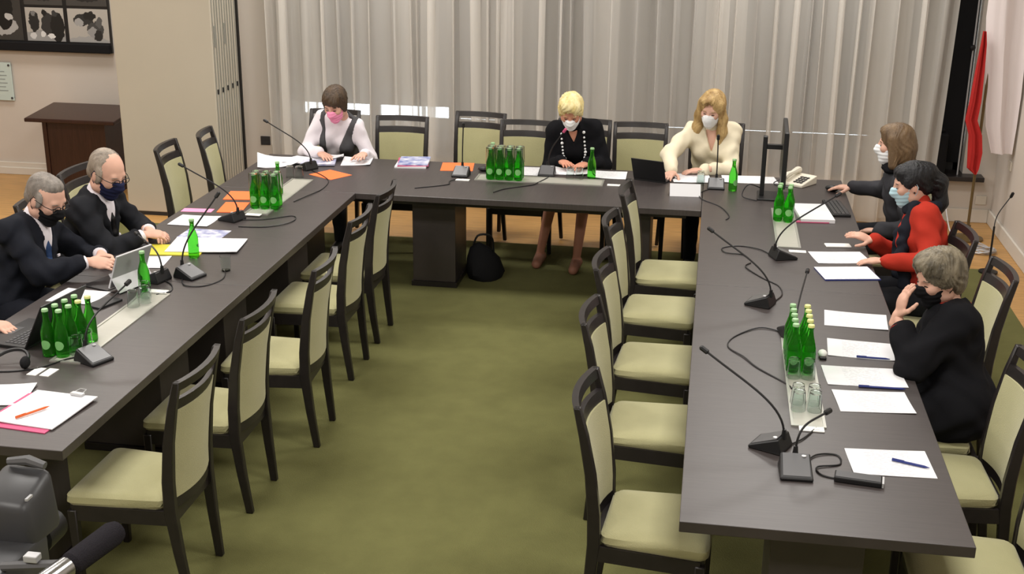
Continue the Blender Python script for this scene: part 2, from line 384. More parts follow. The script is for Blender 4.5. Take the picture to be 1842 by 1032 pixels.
for (xa, xb, za, zb, mm) in [(-0.45,0.005,0.095,0.56,'ph1'),(0.045,0.425,0.095,0.40,'ph2'),(0.465,0.86,0.095,0.40,'ph3'),(0.045,0.425,0.425,0.9,'ph4'),(0.465,0.86,0.425,0.9,'ph4'),(-0.9,-0.49,0.095,0.56,'ph3')]:
    cx, cz = (xa+xb)/2, (za+zb)/2
    MB().box(xa-cx,xb-cx,-0.004,0,za-cz,zb-cz).obj('photograph', mm, brd, loc=(cx,-0.031,cz))
pl = thing('glass_plaque', 'pale glass plaque with lettering, bolted to the wall below the photographs', 'plaque', (-6.66,7.05,0.72))
MB().box(-0.14,0.14,-0.03,-0.02,0,0.36).obj('glass_plate', 'plaque', pl, bevel=0.003)
for x in (-0.12,0.12):
    for z in (0.025,0.335): MB().tube([(x,0,z),(x,-0.036,z)], 0.011, 10).obj('bolt', 'darkgrey', pl)
for i in range(6): MB().box(-0.10,0.07+0.02*(i%2),-0.0312,-0.030,0.27-i*0.036,0.278-i*0.036).obj('text_line', 'plaquetext', pl)
# low lectern by the wall
lc = thing('lectern', 'dark mahogany lectern by the wall, left of the folding partition', 'lectern', (-5.62,6.62,0))
def slopetop():
    b = MB(); b.add([(-0.43,-0.27,0.665),(0.43,-0.27,0.665),(0.43,0.27,0.715),(-0.43,0.27,0.715),(-0.43,-0.27,0.70),(0.43,-0.27,0.70),(0.43,0.27,0.75),(-0.43,0.27,0.75)],
      [(3,2,1,0),(4,5,6,7),(0,1,5,4),(1,2,6,5),(2,3,7,6),(3,0,4,7)]); return b
slopetop().obj('top', 'mahogany', lc, bevel=0.008)
MB().box(-0.30,-0.26,-0.2,0.2,0,0.68).obj('side_panel', 'mahogany', lc); MB().box(0.26,0.30,-0.2,0.2,0,0.68).obj('side_panel', 'mahogany', lc)
MB().box(-0.26,0.26,-0.19,-0.15,0.04,0.67).obj('front_panel', 'mahogany', lc); MB().box(-0.32,0.32,-0.21,0.21,0,0.04).obj('plinth', 'mahogany', lc)
# ================================================================== TABLES
def table(label, x0, x1, y0, y1, peds, along):
    t = thing('conference_table', label, 'table', ((x0+x1)/2,(y0+y1)/2,0), 0, 'conference tables set in a U')
    cx, cy = (x0+x1)/2, (y0+y1)/2; g = 0.0012
    MB().box(x0-cx+g,x1-cx-g,y0-cy+g,y1-cy-g,T-0.042,T).obj('tabletop', along, t, bevel=0.003)
    b = MB(); i_ = 0.10
    b.box(x0-cx+i_,x1-cx-i_,y0-cy+i_,y1-cy-i_,T-0.085,T-0.042); b.obj('subframe', 'frame', t)
    for (a0,a1,b0,b1) in peds:
        p = MB().box(a0-cx,a1-cx,b0-cy,b1-cy,0.05,T-0.085).obj('pedestal', 'wenge', t, bevel=0.004)
        MB().box(a0-cx-0.01,a1-cx+0.01,b0-cy-0.01,b1-cy+0.01,0.012,0.05).obj('foot', 'frame', p)
    return t
LX0, LX1, RX1, YB0, YB1 = -3.335, -2.346, 0.986, 4.152, 5.205
table('dark wood table on the right, nearest the camera, with the paper and pen', 0, RX1, 0, 2.615, [(0.33,0.66,0.2,0.55),(0.33,0.66,2.0,2.35)], 'wenge')
table('dark wood table on the right, further back, carrying the monitor', 0, RX1, 2.615, YB1, [(0.33,0.66,3.0,3.35),(0.33,0.66,4.7,5.0)], 'wenge')
table('dark wood table across the back under the curtains', LX0, 0, YB0, YB1, [(-2.02,-1.71,4.44,4.84),(-0.52,-0.34,4.44,4.84),(-3.1,-2.8,4.44,4.84)], 'wenge_x')
table('dark wood table on the left, nearest the video camera', LX0, LX1, 0.122, 2.13, [(-3.05,-2.62,0.3,0.62),(-3.05,-2.62,1.55,1.9)], 'wenge')
table('dark wood table on the left, between the two suited men and the back table', LX0, LX1, 2.13, YB0, [(-3.05,-2.62,2.4,2.75),(-3.05,-2.62,3.5,3.9)], 'wenge')
def strip(label, x0,x1,y0,y1):
    t = thing('cable_hatch', label, 'cable hatch', ((x0+x1)/2,(y0+y1)/2,T))
    hx, hy = (x1-x0)/2, (y1-y0)/2
    MB().box(-hx,hx,-hy,hy,0.0,0.002).obj('plate', 'steel', t)
    b = MB(); q = 0.012
    b.box(-hx,-hx+q,-hy,hy,0.002,0.006); b.box(hx-q,hx,-hy,hy,0.002,0.006); b.box(-hx+q,hx-q,-hy,-hy+q,0.002,0.006); b.box(-hx+q,hx-q,hy-q,hy,0.002,0.006)
    b.obj('rim', 'alu', t)
strip('long metal cable hatch in the left table beside the near bottle cluster', -2.85,-2.70,0.95,1.92)
strip('metal cable hatch in the left table beside the far bottle cluster', -2.90,-2.74,3.5,4.45)
strip('metal cable hatch in the back table, before the woman with the necklace', -1.62,-0.70,4.68,4.86)
strip('metal cable hatch in the right table under the ten bottles', 0.42,0.56,0.86,1.86)
strip('metal cable hatch in the right table below the monitor', 0.455,0.60,3.4,4.3)
# ================================================================== CHAIRS
def make_chair(label, back=True):
    t = thing('conference_chair', label, 'chair', (0,0,0), 0, 'conference chairs')
    path = [(-0.235,0.012),(-0.212,0.22),(-0.195,0.42),(-0.198,0.55),(-0.215,0.72),(-0.245,0.88),(-0.272,0.99)]
    hw = [0.165,0.178,0.188,0.192,0.196,0.199,0.200]
    for s in (-1,1):
        n = len(path) if back else 3
        pts = [(s*hw[i], y, z) for i,(y,z) in enumerate(path)][:n]
        hf = [(0.014,0.017),(0.016,0.021),(0.017,0.025),(0.017,0.024),(0.016,0.021),(0.015,0.018),(0.014,0.014)][:n]
        MB().sweep(pts, hf, ((1,0,0),(0,1,0))).obj('rear_leg', 'frame', t, True, 0.004, 1)
        MB().sweep([(s*0.205,0.215,0.012),(s*0.21,0.215,0.40)], [(0.015,0.015),(0.019,0.019)], ((1,0,0),(0,1,0))).obj('front_leg', 'frame', t, True, 0.004, 1)
        MB().sweep([(s*0.188,-0.195,0.385),(s*0.212,0.215,0.385)], [(0.011,0.032)]*2, ((1,0,0),(0,0,1))).obj('side_rail', 'frame', t)
    MB().box(-0.21,0.21,0.205,0.228,0.353,0.417).obj('front_rail', 'frame', t)
    MB().box(-0.185,0.185,-0.205,-0.183,0.353,0.417).obj('rear_rail', 'frame', t)
    # cushion: rounded trapezoid, domed
    prof = []; 
    def outline(d):
        pts = []; cs = [(-0.225+d,0.245-d),(0.225-d,0.245-d),(0.195-d,-0.175+d),(-0.195+d,-0.175+d)]; r = 0.04
        for i,(cx,cy) in enumerate(cs):
            p = Vector(cs[i]); a = (Vector(cs[i-1])-p).normalized(); c = (Vector(cs[(i+1)%4])-p).normalized()
            for k in range(5):
                q = k/4; A = p+a*r*(1-q); C = p+c*r*q; pts.append(A*(1-q)+C*q if 0<q<1 else (A if q == 0 else C))
        out = []
        for i in range(len(pts)):   # add edge midpoints
            out.append(pts[i]); nx = pts[(i+1)%len(pts)]
            if (nx-pts[i]).length > 0.1: out += [pts[i].lerp(nx,0.33), pts[i].lerp(nx,0.67)]
        return out
    vs = []; fs = []; ring = [(0.010,0.415),(0.0,0.432),(0.002,0.458),(0.018,0.474),(0.06,0.481),(0.11,0.484)]; n = 0
    for d, z in ring:
        o = outline(d); n = len(o); vs += [(p.x,p.y,z) for p in o]
    for j in range(len(ring)-1):
        for i in range(n): fs.append((j*n+i, j*n+(i+1)%n, (j+1)*n+(i+1)%n, (j+1)*n+i))
    fs.append(tuple((len(ring)-1)*n+i for i in range(n))); fs.append(tuple(range(n))[::-1])
    MB().add(vs, fs).obj('seat', 'fabric', t, True)
    if not back: return t
    def ypost(z):
        for (ya,za),(yb,zb) in zip(path,path[1:]):
            if za <= z <= zb: return ya+(yb-ya)*(z-za)/(zb-za)
        return path[-1][0]
    def hwz(z):
        return 0.188+(0.2-0.188)*(z-0.42)/0.57
    def slab(z0, z1, th, bow, inset=0.012, nz=2, nx=8):
        vs = []; fs = []; 
        for side in (0,1):
            for j in range(nz+1):
                z = z0+(z1-z0)*j/nz; h = hwz(z)-inset
                for i in range(nx+1):
                    u = -1+2*i/nx; vs.append((u*h, ypost(z)-bow*(1-u*u)+(th if side else -th), z))
        m_ = (nz+1)*(nx+1)
        for side in (0,1):
            for j in range(nz):
                for i in range(nx):
                    q = side*m_+j*(nx+1)+i; fs.append((q,q+1,q+nx+2,q+nx+1))
        for i in range(nx):
            fs.append((i,i+1,m_+i+1,m_+i)); q = nz*(nx+1)+i; fs.append((q,q+1,m_+q+1,m_+q))
        for j in range(nz):
            q = j*(nx+1); fs.append((q,q+nx+1,m_+q+nx+1,m_+q)); q += nx; fs.append((q,q+nx+1,m_+q+nx+1,m_+q))
        return MB().add(vs, fs)
    slab(0.952,0.99,0.013,0.034,-0.012).obj('crest_rail', 'frame', t, True)
    slab(0.862,0.908,0.011,0.034).obj('upper_rail', 'frame', t, True)
    slab(0.42,0.468,0.012,0.030).obj('lower_rail', 'frame', t, True)
    slab(0.468,0.862,0.016,0.032,0.016,6).obj('backrest', 'fabric', t, True)
    return t
chairs = {}
proto = None
def chair(label, loc, facing):     # facing in degrees, the way the sitter looks
    global proto
    if proto is None:
        proto = make_chair(label); proto.location = (loc[0],loc[1],0); proto.rotation_euler = (0,0,math.radians(facing-90)); proto['label'] = label
    else: dup(proto, (loc[0],loc[1],0), math.radians(facing-90), label)
OFF = 0.272
# inner left row, backs towards the middle
for lb, x, y, da in [('empty chair at the left table, nearest the video camera',-1.945,0.51,0),('empty chair at the left table, second from the video camera',-1.95,1.225,0),
    ('empty chair at the left table, third from the video camera, pulled out furthest',-1.865,1.935,3),('empty chair at the left table, fourth from the video camera',-1.93,2.835,0),
    ('empty chair at the left table, furthest from the video camera, by the back table',-1.935,3.44,0)]:
    chair(lb, (x-OFF, y), 180+da)
for lb, x, y, da in [('empty chair at the inner side of the right table, nearest the camera',-0.385,0.535,-4),('empty chair at the inner side of the right table, second from the camera',-0.46,1.43,-3),
    ('empty chair at the inner side of the right table, third from the camera',-0.48,2.215,-4),('empty chair at the inner side of the right table, fourth from the camera',-0.505,3.01,-4),
    ('empty chair at the inner side of the right table, tucked in the inner corner',-0.47,3.72,-3)]:
    chair(lb, (x+OFF, y), da)
chair('empty chair at the outer left side, next to the man in the navy mask', (-3.785+OFF,4.355), 5)
chair('empty chair at the outer left side, nearest the curtains', (-3.695+OFF,4.86), 10)
chair('empty chair mostly hidden behind the head of the man in the navy mask', (-4.05+OFF,3.52), 0)
chair('chair under the man in the navy mask', (-3.92+OFF,2.78), 0)
chair('chair under the man in the blue tie', (-3.95+OFF,2.05), 0)
chair('chair under the person in the blue shirt at the left edge', (-4.0+OFF,1.2), 0)
for lb, x, y, da in [('chair under the woman in the pink mask',-3.0,5.85,-1),('empty chair at the back table, right of the woman in the pink mask',-2.385,5.69,2),
    ('empty chair at the back table, pushed further back, behind the green bottles',-1.84,5.98,-6),('empty chair at the back table, just left of the woman in black',-1.395,5.725,0),
    ('chair under the blond woman in black, its frame showing behind her shoulder',-0.955,5.87,0),('empty chair at the back table, between the two blond women',-0.505,5.82,1),
    ('chair under the woman in the cream blouse',0.08,5.95,0)]:
    chair(lb, (x, y-OFF), 270+da)
chair('chair under the woman in the dark jacket by the monitor', (1.52-OFF,4.42), 180)
chair('chair behind the woman in red, its back showing past her shoulder', (1.465-OFF,3.1), 184)
chair('empty chair behind the woman with the black mask, angled to the wall', (1.53-OFF,2.42), 184)
chair('empty chair at the outer right side, below the woman in the black dress', (1.375-OFF,1.12), 182)
chair('empty chair at the outer right side, at the bottom right corner', (1.36-OFF,0.40), 180)
st = make_chair('pale green padded seat under the woman in the black dress', back=False); st.location = (1.08,1.60,0); st.rotation_euler = (0,0,PI/2); st.name = 'padded_seat'; st['category'] = 'seat'; del st['group']
# ================================================================== THINGS ON THE TABLES
# ---- bottles
BOT = {}
def bottle_mesh():
    prof = [(0.0005,0.003),(0.024,0.0),(0.029,0.004),(0.0305,0.012),(0.0305,0.105),(0.029,0.122),(0.022,0.145),(0.0145,0.17),(0.0125,0.19),(0.0125,0.205),(0.0138,0.207),(0.0138,0.214),(0.0005,0.214)]
    BOT['body'] = MB().lathe(prof, 18).mesh('bottle_body', 'bottle', True)
    capp = [(0.0005,0.2145),(0.0152,0.2145),(0.0152,0.222),(0.0135,0.226),(0.0005,0.2262)]
    BOT['capgreen'] = MB().lathe(capp, 14).mesh('cap', 'capgreen', True); BOT['capyellow'] = MB().lathe(capp, 14).mesh('cap', 'capyellow', True)
    b = MB(); vs = []; fs = []; n = 10
    for i in range(n+1):
        a = -0.75+1.5*i/n; hz = 0.022*math.sqrt(max(0.02,1-(a/0.76)**2))
        for s in (-1,1): vs.append((0.0309*math.cos(a), 0.0309*math.sin(a), 0.062+s*hz))
    for i in range(n): fs.append((2*i,2*i+2,2*i+3,2*i+1))
    BOT['label'] = b.add(vs, fs).mesh('label', 'labelgreen', True)
    b = MB(); b.lathe([(0.0127,0.165),(0.0131,0.17),(0.0129,0.19)], 12)
bottle_mesh()
def bottle(label, x, y, cap='capgreen', lab=None, group=None, z=T):
    t = thing('water_bottle', label, 'bottle', (x,y,z), random.uniform(-3,3) if lab is None else lab, group)
    for nm, me in (('glass_body', BOT['body']), ('cap', BOT[cap]), ('paper_label', BOT['label'])):
        link(bpy.data.objects.new(nm, me), t)
    return t
ZP = T+0.0065   # on a hatch
ORD = ['green bottle, first','green bottle, second','green bottle, third','green bottle, fourth','green bottle, fifth']
for r_ in range(5):
    for c_ in range(2):
        bottle(ORD[r_]+(' from the front in the pale-capped column of the ten-bottle block' if c_ else ' from the front in the green-capped column of the ten-bottle block'), 0.452+0.066*c_, 1.44+0.066*r_, 'capyellow' if c_ else 'capgreen', -PI/2, 'ten bottle block on the right table', ZP)
for (x,y,lb) in [(0.485,4.0,'front left'),(0.548,3.98,'front right'),(0.495,4.07,'back left'),(0.558,4.05,'back right')]: bottle(lb+' green bottle of the four below the monitor', x, y, 'capgreen', -PI/2, 'four bottles below the monitor', ZP)
for i in range(4):
    for j in range(2): bottle(['front','rear'][j]+' row green bottle, '+['leftmost','second from left','third from left','rightmost'][i]+' in the back table cluster', -1.51+0.068*i, 4.715+0.07*j, 'capgreen', -PI/2, 'bottle cluster on the back table', ZP)
bottle('green water bottle standing just behind the cluster on the back table', -1.53, 4.93)
for i in range(3):
    for j in range(2): bottle(['front','rear'][j]+' row green bottle, '+['left','middle','right'][i]+' one in the cluster by the orange folders', -2.875+0.068*i-0.005*j, 3.64+0.07*j, 'capgreen', -PI/2, 'bottle cluster by the orange folders', T if i < 0 else ZP)
bottle('tall-standing green bottle behind the cluster by the orange folders', -2.84, 4.0, z=ZP)
for i in range(2):
    for j in range(4): bottle(['green bottle nearest the camera','second green bottle from the camera','third green bottle from the camera','furthest green bottle'][j]+[', laptop side of the near left cluster',', hatch side of the near left cluster'][i], -2.885+0.066*i+0.012*j, 1.02+0.067*j, 'capyellow' if (i and j > 1) else 'capgreen', -PI/2, 'near left bottle cluster', T)
bottle('single green water bottle in front of the open folder on the left table', -2.84, 2.56)
bottle('single green water bottle just beside the upright tablet', -2.845, 1.93)
bottle('single green water bottle before the woman with the bead necklace', -0.80, 4.90)
bottle('single green water bottle in front of the woman in the cream blouse', 0.205, 4.74)
# ---- tumblers
gp = [(0.0005,0.0),(0.024,0.0),(0.025,0.004),(0.031,0.085),(0.0295,0.085),(0.0235,0.007),(0.0005,0.007)]
GL = MB().lathe(gp, 16).mesh('tumbler', 'glass', True)
gi = [(0.0005,0.085),(0.024,0.085),(0.025,0.081),(0.031,0.0),(0.0295,0.0),(0.0235,0.078),(0.0005,0.078)]
GI = MB().lathe(gi, 16).mesh('tumbler', 'glass', True)
def tumbler(label, x, y, inv=True, group=None, z=T):
    o = bpy.data.objects.new('tumbler', GI if inv else GL); o.location = (x,y,z); link(o); return tag(o, label, 'glass', group)
for i in range(2):
    for j in range(2): tumbler(['near','far'][j]+' '+['left','right'][i]+' upturned tumbler of the four before the ten bottles', 0.456+0.066*i, 1.02+0.07*j, True, 'upturned tumblers by the ten bottles', ZP)
for i in range(2): tumbler(['left','right'][i]+' clear tumbler at the front foot of the ten-bottle block', 0.454+0.064*i, 1.375, True, 'tumblers touching the ten bottle block', ZP)
tumbler('clear tumbler standing alone on the left table', -2.57, 2.36, False)
for i in range(2):
    tumbler(['nearer','further'][i]+' upturned tumbler at the edge of the near left bottle cluster', -2.765+0.01*i, 1.05+0.07*i, True, 'tumblers by the near left bottles', ZP)
for i in range(3): tumbler(['nearest','middle','furthest'][i]+' upturned tumbler beside the upright tablet on the left hatch', -2.80+0.03*(i%2), 1.70+0.07*i, True, 'tumblers by the upright tablet', ZP)
for i in range(2): tumbler(['left','right'][i]+' upturned tumbler behind the far end of the left hatch', -2.93+0.066*i, 4.50+0.01*i, True, 'tumblers behind the left hatch')
for i in range(2): tumbler(['left','right'][i]+' upturned tumbler between bottle and microphone of the woman in black', -0.95+0.066*i, 4.86, True, 'tumblers before the woman in black')
for i in range(2): tumbler(['nearer','further'][i]+' upturned tumbler beside the microphone of the woman in cream', -0.02, 4.86+0.07*i, True, 'tumblers before the woman in cream')
tg = [(0.0005,0.113),(0.029,0.113),(0.0305,0.110),(0.0335,0.0),(0.0315,0.0),(0.0285,0.107),(0.0005,0.107)]
TG = MB().lathe(tg, 16).mesh('tall_tumbler', 'glass', True)
def capglass(label, x, y, grp):
    o = bpy.data.objects.new('tall_tumbler', TG); o.location = (x,y,ZP+0.119); link(o); tag(o, label, 'glass', grp)
for i in range(4):
    for j in range(2): capglass('tall glass upturned over the '+['leftmost','second','third','rightmost'][i]+' '+['front','rear'][j]+' bottle of the back table cluster', -1.51+0.068*i, 4.715+0.07*j, 'glasses over the back table bottles')
for i in range(3):
    for j in range(2): capglass('tall glass upturned over the '+['left','middle','right'][i]+' '+['front','rear'][j]+' bottle by the orange folders', -2.875+0.068*i-0.005*j, 3.64+0.07*j, 'glasses over the bottles by the orange folders')
# ---- microphones
def wedge():
    b = MB(); L_, W_ = 0.068, 0.06
    b.add([(-L_,-W_,0),(L_,-W_,0),(L_,W_,0),(-L_,W_,0),(-L_+0.018,-W_+0.006,0.062),(-L_+0.018,W_-0.006,0.062),(L_,-W_,0.014),(L_,W_,0.014),(-L_,-W_,0.012),(-L_,W_,0.012)],
      [(3,2,1,0),(0,1,6,4,8),(3,9,5,7,2),(1,2,7,6),(4,6,7,5),(8,4,5,9),(0,8,9,3)])
    return b
WM = wedge().mesh('base', 'black', False, 0.004, 1)
b = MB(); b.add([(-0.042,-0.048,0.0635),(0.058,-0.05,0.0195),(0.058,0.05,0.0195),(-0.042,0.048,0.0635),(-0.042,-0.048,0.0600),(0.058,-0.05,0.016),(0.058,0.05,0.016),(-0.042,0.048,0.0600)],[(0,1,2,3),(7,6,5,4),(0,4,5,1),(1,5,6,2),(2,6,7,3),(3,7,4,0)])
PM = b.mesh('panel', 'panelgrey')
BTN = MB().lathe([(0.0005,0),(0.009,0),(0.009,0.004),(0.0005,0.0045)], 10).mesh('talk_button', 'silver', True)
def mic(label, x, y, ang, head, cable=None, headmat='black'):
    a = math.radians(ang)
    t = thing('desk_microphone', label, 'microphone', (x,y,T), a)
    link(bpy.data.objects.new('base', WM), t); p = link(bpy.data.objects.new('control_panel', PM), t)
    bt = link(bpy.data.objects.new('talk_button', BTN), p); bt.location = (-0.030,0.03,0.057)
    inv = Matrix.Rotation(-a, 4, 'Z') @ Matrix.Translation((-x,-y,-T))
    h = inv @ Vector(head); s = Vector((-0.052,0.0,0.058)); d = (h-s)
    pts = bez(s, s+Vector((0,0,0.13)), s+d*0.45+Vector((0,0,0.05)), h, 16)
    MB().tube([s+Vector((0,0,-0.01)), s+Vector((0,0,0.03))], [0.012,0.008], 8).obj('collar', 'black', t, True)
    MB().tube(pts, 0.0045, 6).obj('gooseneck', 'black', t, True)
    tn = (pts[-1]-pts[-3]).normalized()
    MB().tube([h-tn*0.012, h-tn*0.008, h+tn*0.022, h+tn*0.028], [0.006,0.011,0.011,0.005], 8).obj('capsule', headmat, t, True)
    if cable:
        q = [inv @ Vector((cx,cy,T+0.004+0.0015*math.sin(i*1.9))) for i,(cx,cy) in enumerate(cable)]
        MB().tube(spline(q, 7), 0.0035, 5).obj('cable', 'black', t, True)
mic('microphone on the left table beside the near bottle cluster, lowest in the picture', -2.66, 1.00, -25, (-2.62,1.30,1.02), [(-2.72,1.03),(-2.78,0.98),(-2.86,0.86),(-2.98,0.80),(-3.1,0.8)])
mic('microphone beside the upright tablet, gooseneck bent towards the man in the blue tie', -2.88, 2.13, 165, (-3.06,2.33,0.94), [(-2.82,2.12),(-2.75,2.05),(-2.72,1.96),(-2.77,1.90)])
mic('microphone behind the single green bottle, grey panel turned to the aisle', -2.72, 2.22, -20, (-2.60,2.37,1.17), [(-2.74,2.16),(-2.68,2.06),(-2.58,2.08),(-2.53,2.2),(-2.56,2.32),(-2.6,2.38)])
mic('microphone next to the orange folders, gooseneck leaning to the empty chairs', -2.92, 3.35, 160, (-3.20,3.29,1.10), [(-2.86,3.35),(-2.72,3.38),(-2.58,3.5),(-2.53,3.42),(-2.56,3.3),(-2.66,3.22),(-2.82,3.2)])
mic('microphone in the back left corner before the woman in the pink mask', -2.90, 4.78, 150, (-3.17,4.73,1.10), [(-2.84,4.72),(-2.70,4.56),(-2.62,4.42),(-2.60,4.2),(-2.64,4.0),(-2.68,3.84)])
mic('microphone in front of the orange sheet on the back table', -1.74, 4.80, -90, (-1.735,4.86,1.10), [(-1.70,4.76),(-1.78,4.6),(-1.78,4.5),(-1.98,4.36)])
mic('microphone with magenta-tinted capsule before the woman in black', -1.13, 4.94, -90, (-1.01,4.93,1.08), [(-1.1,4.88),(-1.16,4.68),(-1.2,4.6),(-1.36,4.46),(-1.42,4.34)], 'pinkedge')
mic('microphone in front of the woman in the cream blouse', 0.09, 4.80, -90, (0.085,4.86,1.09), [(0.05,4.75),(-0.02,4.6),(0.0,4.45),(0.12,4.28),(0.18,4.05),(0.16,3.95)])
mic('microphone on the right table below the monitor, gooseneck leaning right', 0.485, 3.20, 20, (0.76,3.22,1.13), [(0.43,3.2),(0.36,3.32),(0.24,3.38),(0.14,3.32),(0.16,3.22),(0.26,3.2),(0.3,3.1)])
mic('microphone at the table seam, gooseneck leaning left', 0.335, 2.35, 160, (0.065,2.42,1.11), [(0.39,2.36),(0.45,2.5),(0.44,2.66),(0.36,2.78),(0.27,2.96),(0.3,3.05)])
mic('microphone hidden behind the ten bottles, short gooseneck tilted away', 0.475, 1.93, 100, (0.555,2.32,0.95), [(0.42,1.95),(0.32,1.98),(0.20,1.84),(0.17,1.70),(0.24,1.58),(0.3,1.46),(0.42,1.30),(0.44,1.24)])
mic('long gooseneck microphone at the near end of the right table, leaning left', 0.33, 0.655, 155, (0.06,0.76,1.09), [(0.39,0.66),(0.46,0.74),(0.52,0.86)])
mic('microphone with square grey panel at the near end of the right table', 0.415, 0.44, -88, (0.53,0.64,0.92), [(0.44,0.49),(0.5,0.6),(0.58,0.62),(0.585,0.54),(0.5,0.5),(0.51,0.44),(0.58,0.42),(0.66,0.445)])
# ---- sheets of paper, folders, books
def sheet(name, label, cat, x, y, w_, h_, ang, mm='textpaper', th=0.0015, z=T, curl=0.0, group=None):
    b = MB(); nx, ny = 5, 4; vs = []; fs = []
    sd = random.uniform(0,6)
    for s in (0,1):
        for j in range(ny+1):
            for i in range(nx+1):
                u, v = i/nx-0.5, j/ny-0.5
                zz = curl*(abs(u*2)**2+0.6*abs(v*2)**3)*(0.5+0.5*math.sin(sd+3*u+4*v))
                vs.append((u*w_, v*h_, zz+(th if s else 0)))
    m_ = (nx+1)*(ny+1)
    for j in range(ny):
        for i in range(nx):
            q = j*(nx+1)+i; fs.append((q,q+nx+1,q+nx+2,q+1)); q += m_; fs.append((q,q+1,q+nx+2,q+nx+1))
    for i in range(nx):
        fs.append((i,i+1,m_+i+1,m_+i)); q = ny*(nx+1)+i; fs.append((q+1,q,m_+q,m_+q+1))
    for j in range(ny):
        q = j*(nx+1); fs.append((q+nx+1,q,m_+q,m_+q+nx+1)); q += nx; fs.append((q,q+nx+1,m_+q+nx+1,m_+q))
    o = b.add(vs, fs).obj(name, mm, None, loc=(x,y,z), rz=math.radians(ang)); return tag(o, label, cat, group)
def pen(label, x, y, ang, mm, z=T+0.003, L_=0.14):
    t = thing('pen', label, 'pen', (x,y,z), math.radians(ang))
    MB().tube([(-L_/2,0,0.005),(L_/2-0.02,0,0.005),(L_/2,0,0.005)], [0.005,0.005,0.001], 7).obj('barrel', mm, t, True)
    MB().box(-L_/2,-L_/2+0.045,-0.002,0.002,0.0095,0.0115).obj('clip', mm, t)
sheet('paper_sheet','printed sheet under the hands of the woman in red','paper',0.81,3.26,0.31,0.22,12, z=T, curl=0.003)
sheet('notebook','white notepad with dark blue cover edge, nearest the woman in red','notepad',0.825,2.95,0.31,0.225,12,'blue',0.006)
sheet('notebook_page','top white page lying on the dark blue notepad','paper',0.822,2.952,0.305,0.22,12,'textpaper',0.002,T+0.0065)
sheet('paper_sheet','printed sheet, furthest of the four before the woman in the black dress','paper',0.80,2.19,0.305,0.225,-4, curl=0.003)
sheet('paper_sheet','printed sheet with a blue pen along its edge, second of the four','paper',0.785,1.78,0.305,0.22,-3, curl=0.003)
sheet('paper_sheet','wide doubled sheet, third of the four before the woman in the dress','paper',0.765,1.445,0.345,0.215,4, curl=0.003)
sheet('paper_sheet','printed sheet with a blue stamp in its corner, fourth and nearest of the four','paper',0.775,1.17,0.31,0.225,5, curl=0.003)
sheet('paper_sheet','sheet with a dark pen on it, alone at the near end of the right table','paper',0.775,0.59,0.305,0.22,4, curl=0.003)
pen('dark blue pen lying across the sheet at the near end of the right table', 0.85, 0.585, -20, 'blue', L_=0.14)
pen('blue pen along the lower edge of the second sheet before the woman in black', 0.83, 1.675, -2, 'blue', T, 0.15)
pen('blue pen beneath the wide doubled sheet', 0.83, 1.325, 1, 'blue', T, 0.2)
sheet('paper_stack','thick stack of white sheets with a red spine below the desk phone','paper stack',0.72,4.2,0.215,0.40,5,'paper',0.022)
sheet('binder_cover','thin red cover under the thick stack of sheets','folder',0.7,4.01,0.215,0.03,5,'pinkedge',0.006)
nc = thing('place_card', 'blank white place card facing the aisle at the back table', 'place card', (-0.12,4.56,T), math.radians(4))
MB().add([(-0.105,-0.05,0),(0.105,-0.05,0),(0.105,0.0,0.075),(-0.105,0.0,0.075),(-0.105,-0.048,0),(0.105,-0.048,0),(0.105,0.002,0.074),(-0.105,0.002,0.074)],[(0,1,2,3),(7,6,5,4),(0,3,7,4),(1,5,6,2),(0,4,5,1),(3,2,6,7)]).obj('front_leaf','paper',nc)
MB().add([(-0.105,0.05,0),(0.105,0.05,0),(0.105,0.003,0.075),(-0.105,0.003,0.075),(-0.105,0.052,0),(0.105,0.052,0),(0.105,0.005,0.076),(-0.105,0.005,0.076)],[(3,2,1,0),(4,5,6,7),(4,7,3,0),(2,6,5,1),(1,5,4,0),(7,6,2,3)]).obj('rear_leaf','paper',nc)
sheet('paper_sheet','sheet under the right hand of the woman in cream','paper',-0.09,5.05,0.28,0.28,8, curl=0.004)
sheet('paper_sheet','sheet at the elbow of the woman in cream, right of her bottle','paper',0.28,5.08,0.29,0.22,5, curl=0.004)
sheet('paper_sheet','small sheet on the back table close to the monitor foot','paper',0.44,5.1,0.16,0.2,8)
sheet('paper_sheet','left page of the open document read by the woman in black','paper',-0.97,5.06,0.26,0.21,-2, curl=0.012)
sheet('paper_sheet','right page of the open document read by the woman in black','paper',-0.69,5.02,0.27,0.21,1, curl=0.008)
sheet('paper_sheet','sheet half hidden by the bottle cluster on the back table','paper',-1.27,5.03,0.15,0.26,4)
sheet('orange_sheet','orange sheet behind a microphone at the middle of the back table','paper',-1.82,5.06,0.24,0.26,8,'orange',0.002)
sheet('brochure','bottom white brochure of the small pile on the back table','brochure',-2.17,5.09,0.235,0.30,6,'paper',0.012)
sheet('brochure','red-edged brochure in the middle of the small pile on the back table','brochure',-2.165,5.09,0.23,0.28,12,'pinkedge',0.005,T+0.0125)
sheet('brochure','blue printed brochure on top of the small pile on the back table','brochure',-2.16,5.10,0.225,0.28,8,'navyprint',0.006,T+0.018)
sheet('paper_sheet','open sheet at the left hand of the woman in the pink mask','paper',-2.60,5.08,0.22,0.27,10, curl=0.006)
sheet('orange_sheet','orange sheet turned cornerwise in the back left corner','paper',-2.67,4.63,0.24,0.20,-32,'orange',0.002)
sheet('paper_sheet','crumpled sheet at the far left corner of the back table','paper',-3.17,4.92,0.30,0.32,20,'textpaper',0.003,T,0.03)
sheet('paper_sheet','second loose sheet under the microphone in the back left corner','paper',-3.0,5.02,0.24,0.26,-8,'textpaper',0.002,T,0.015)
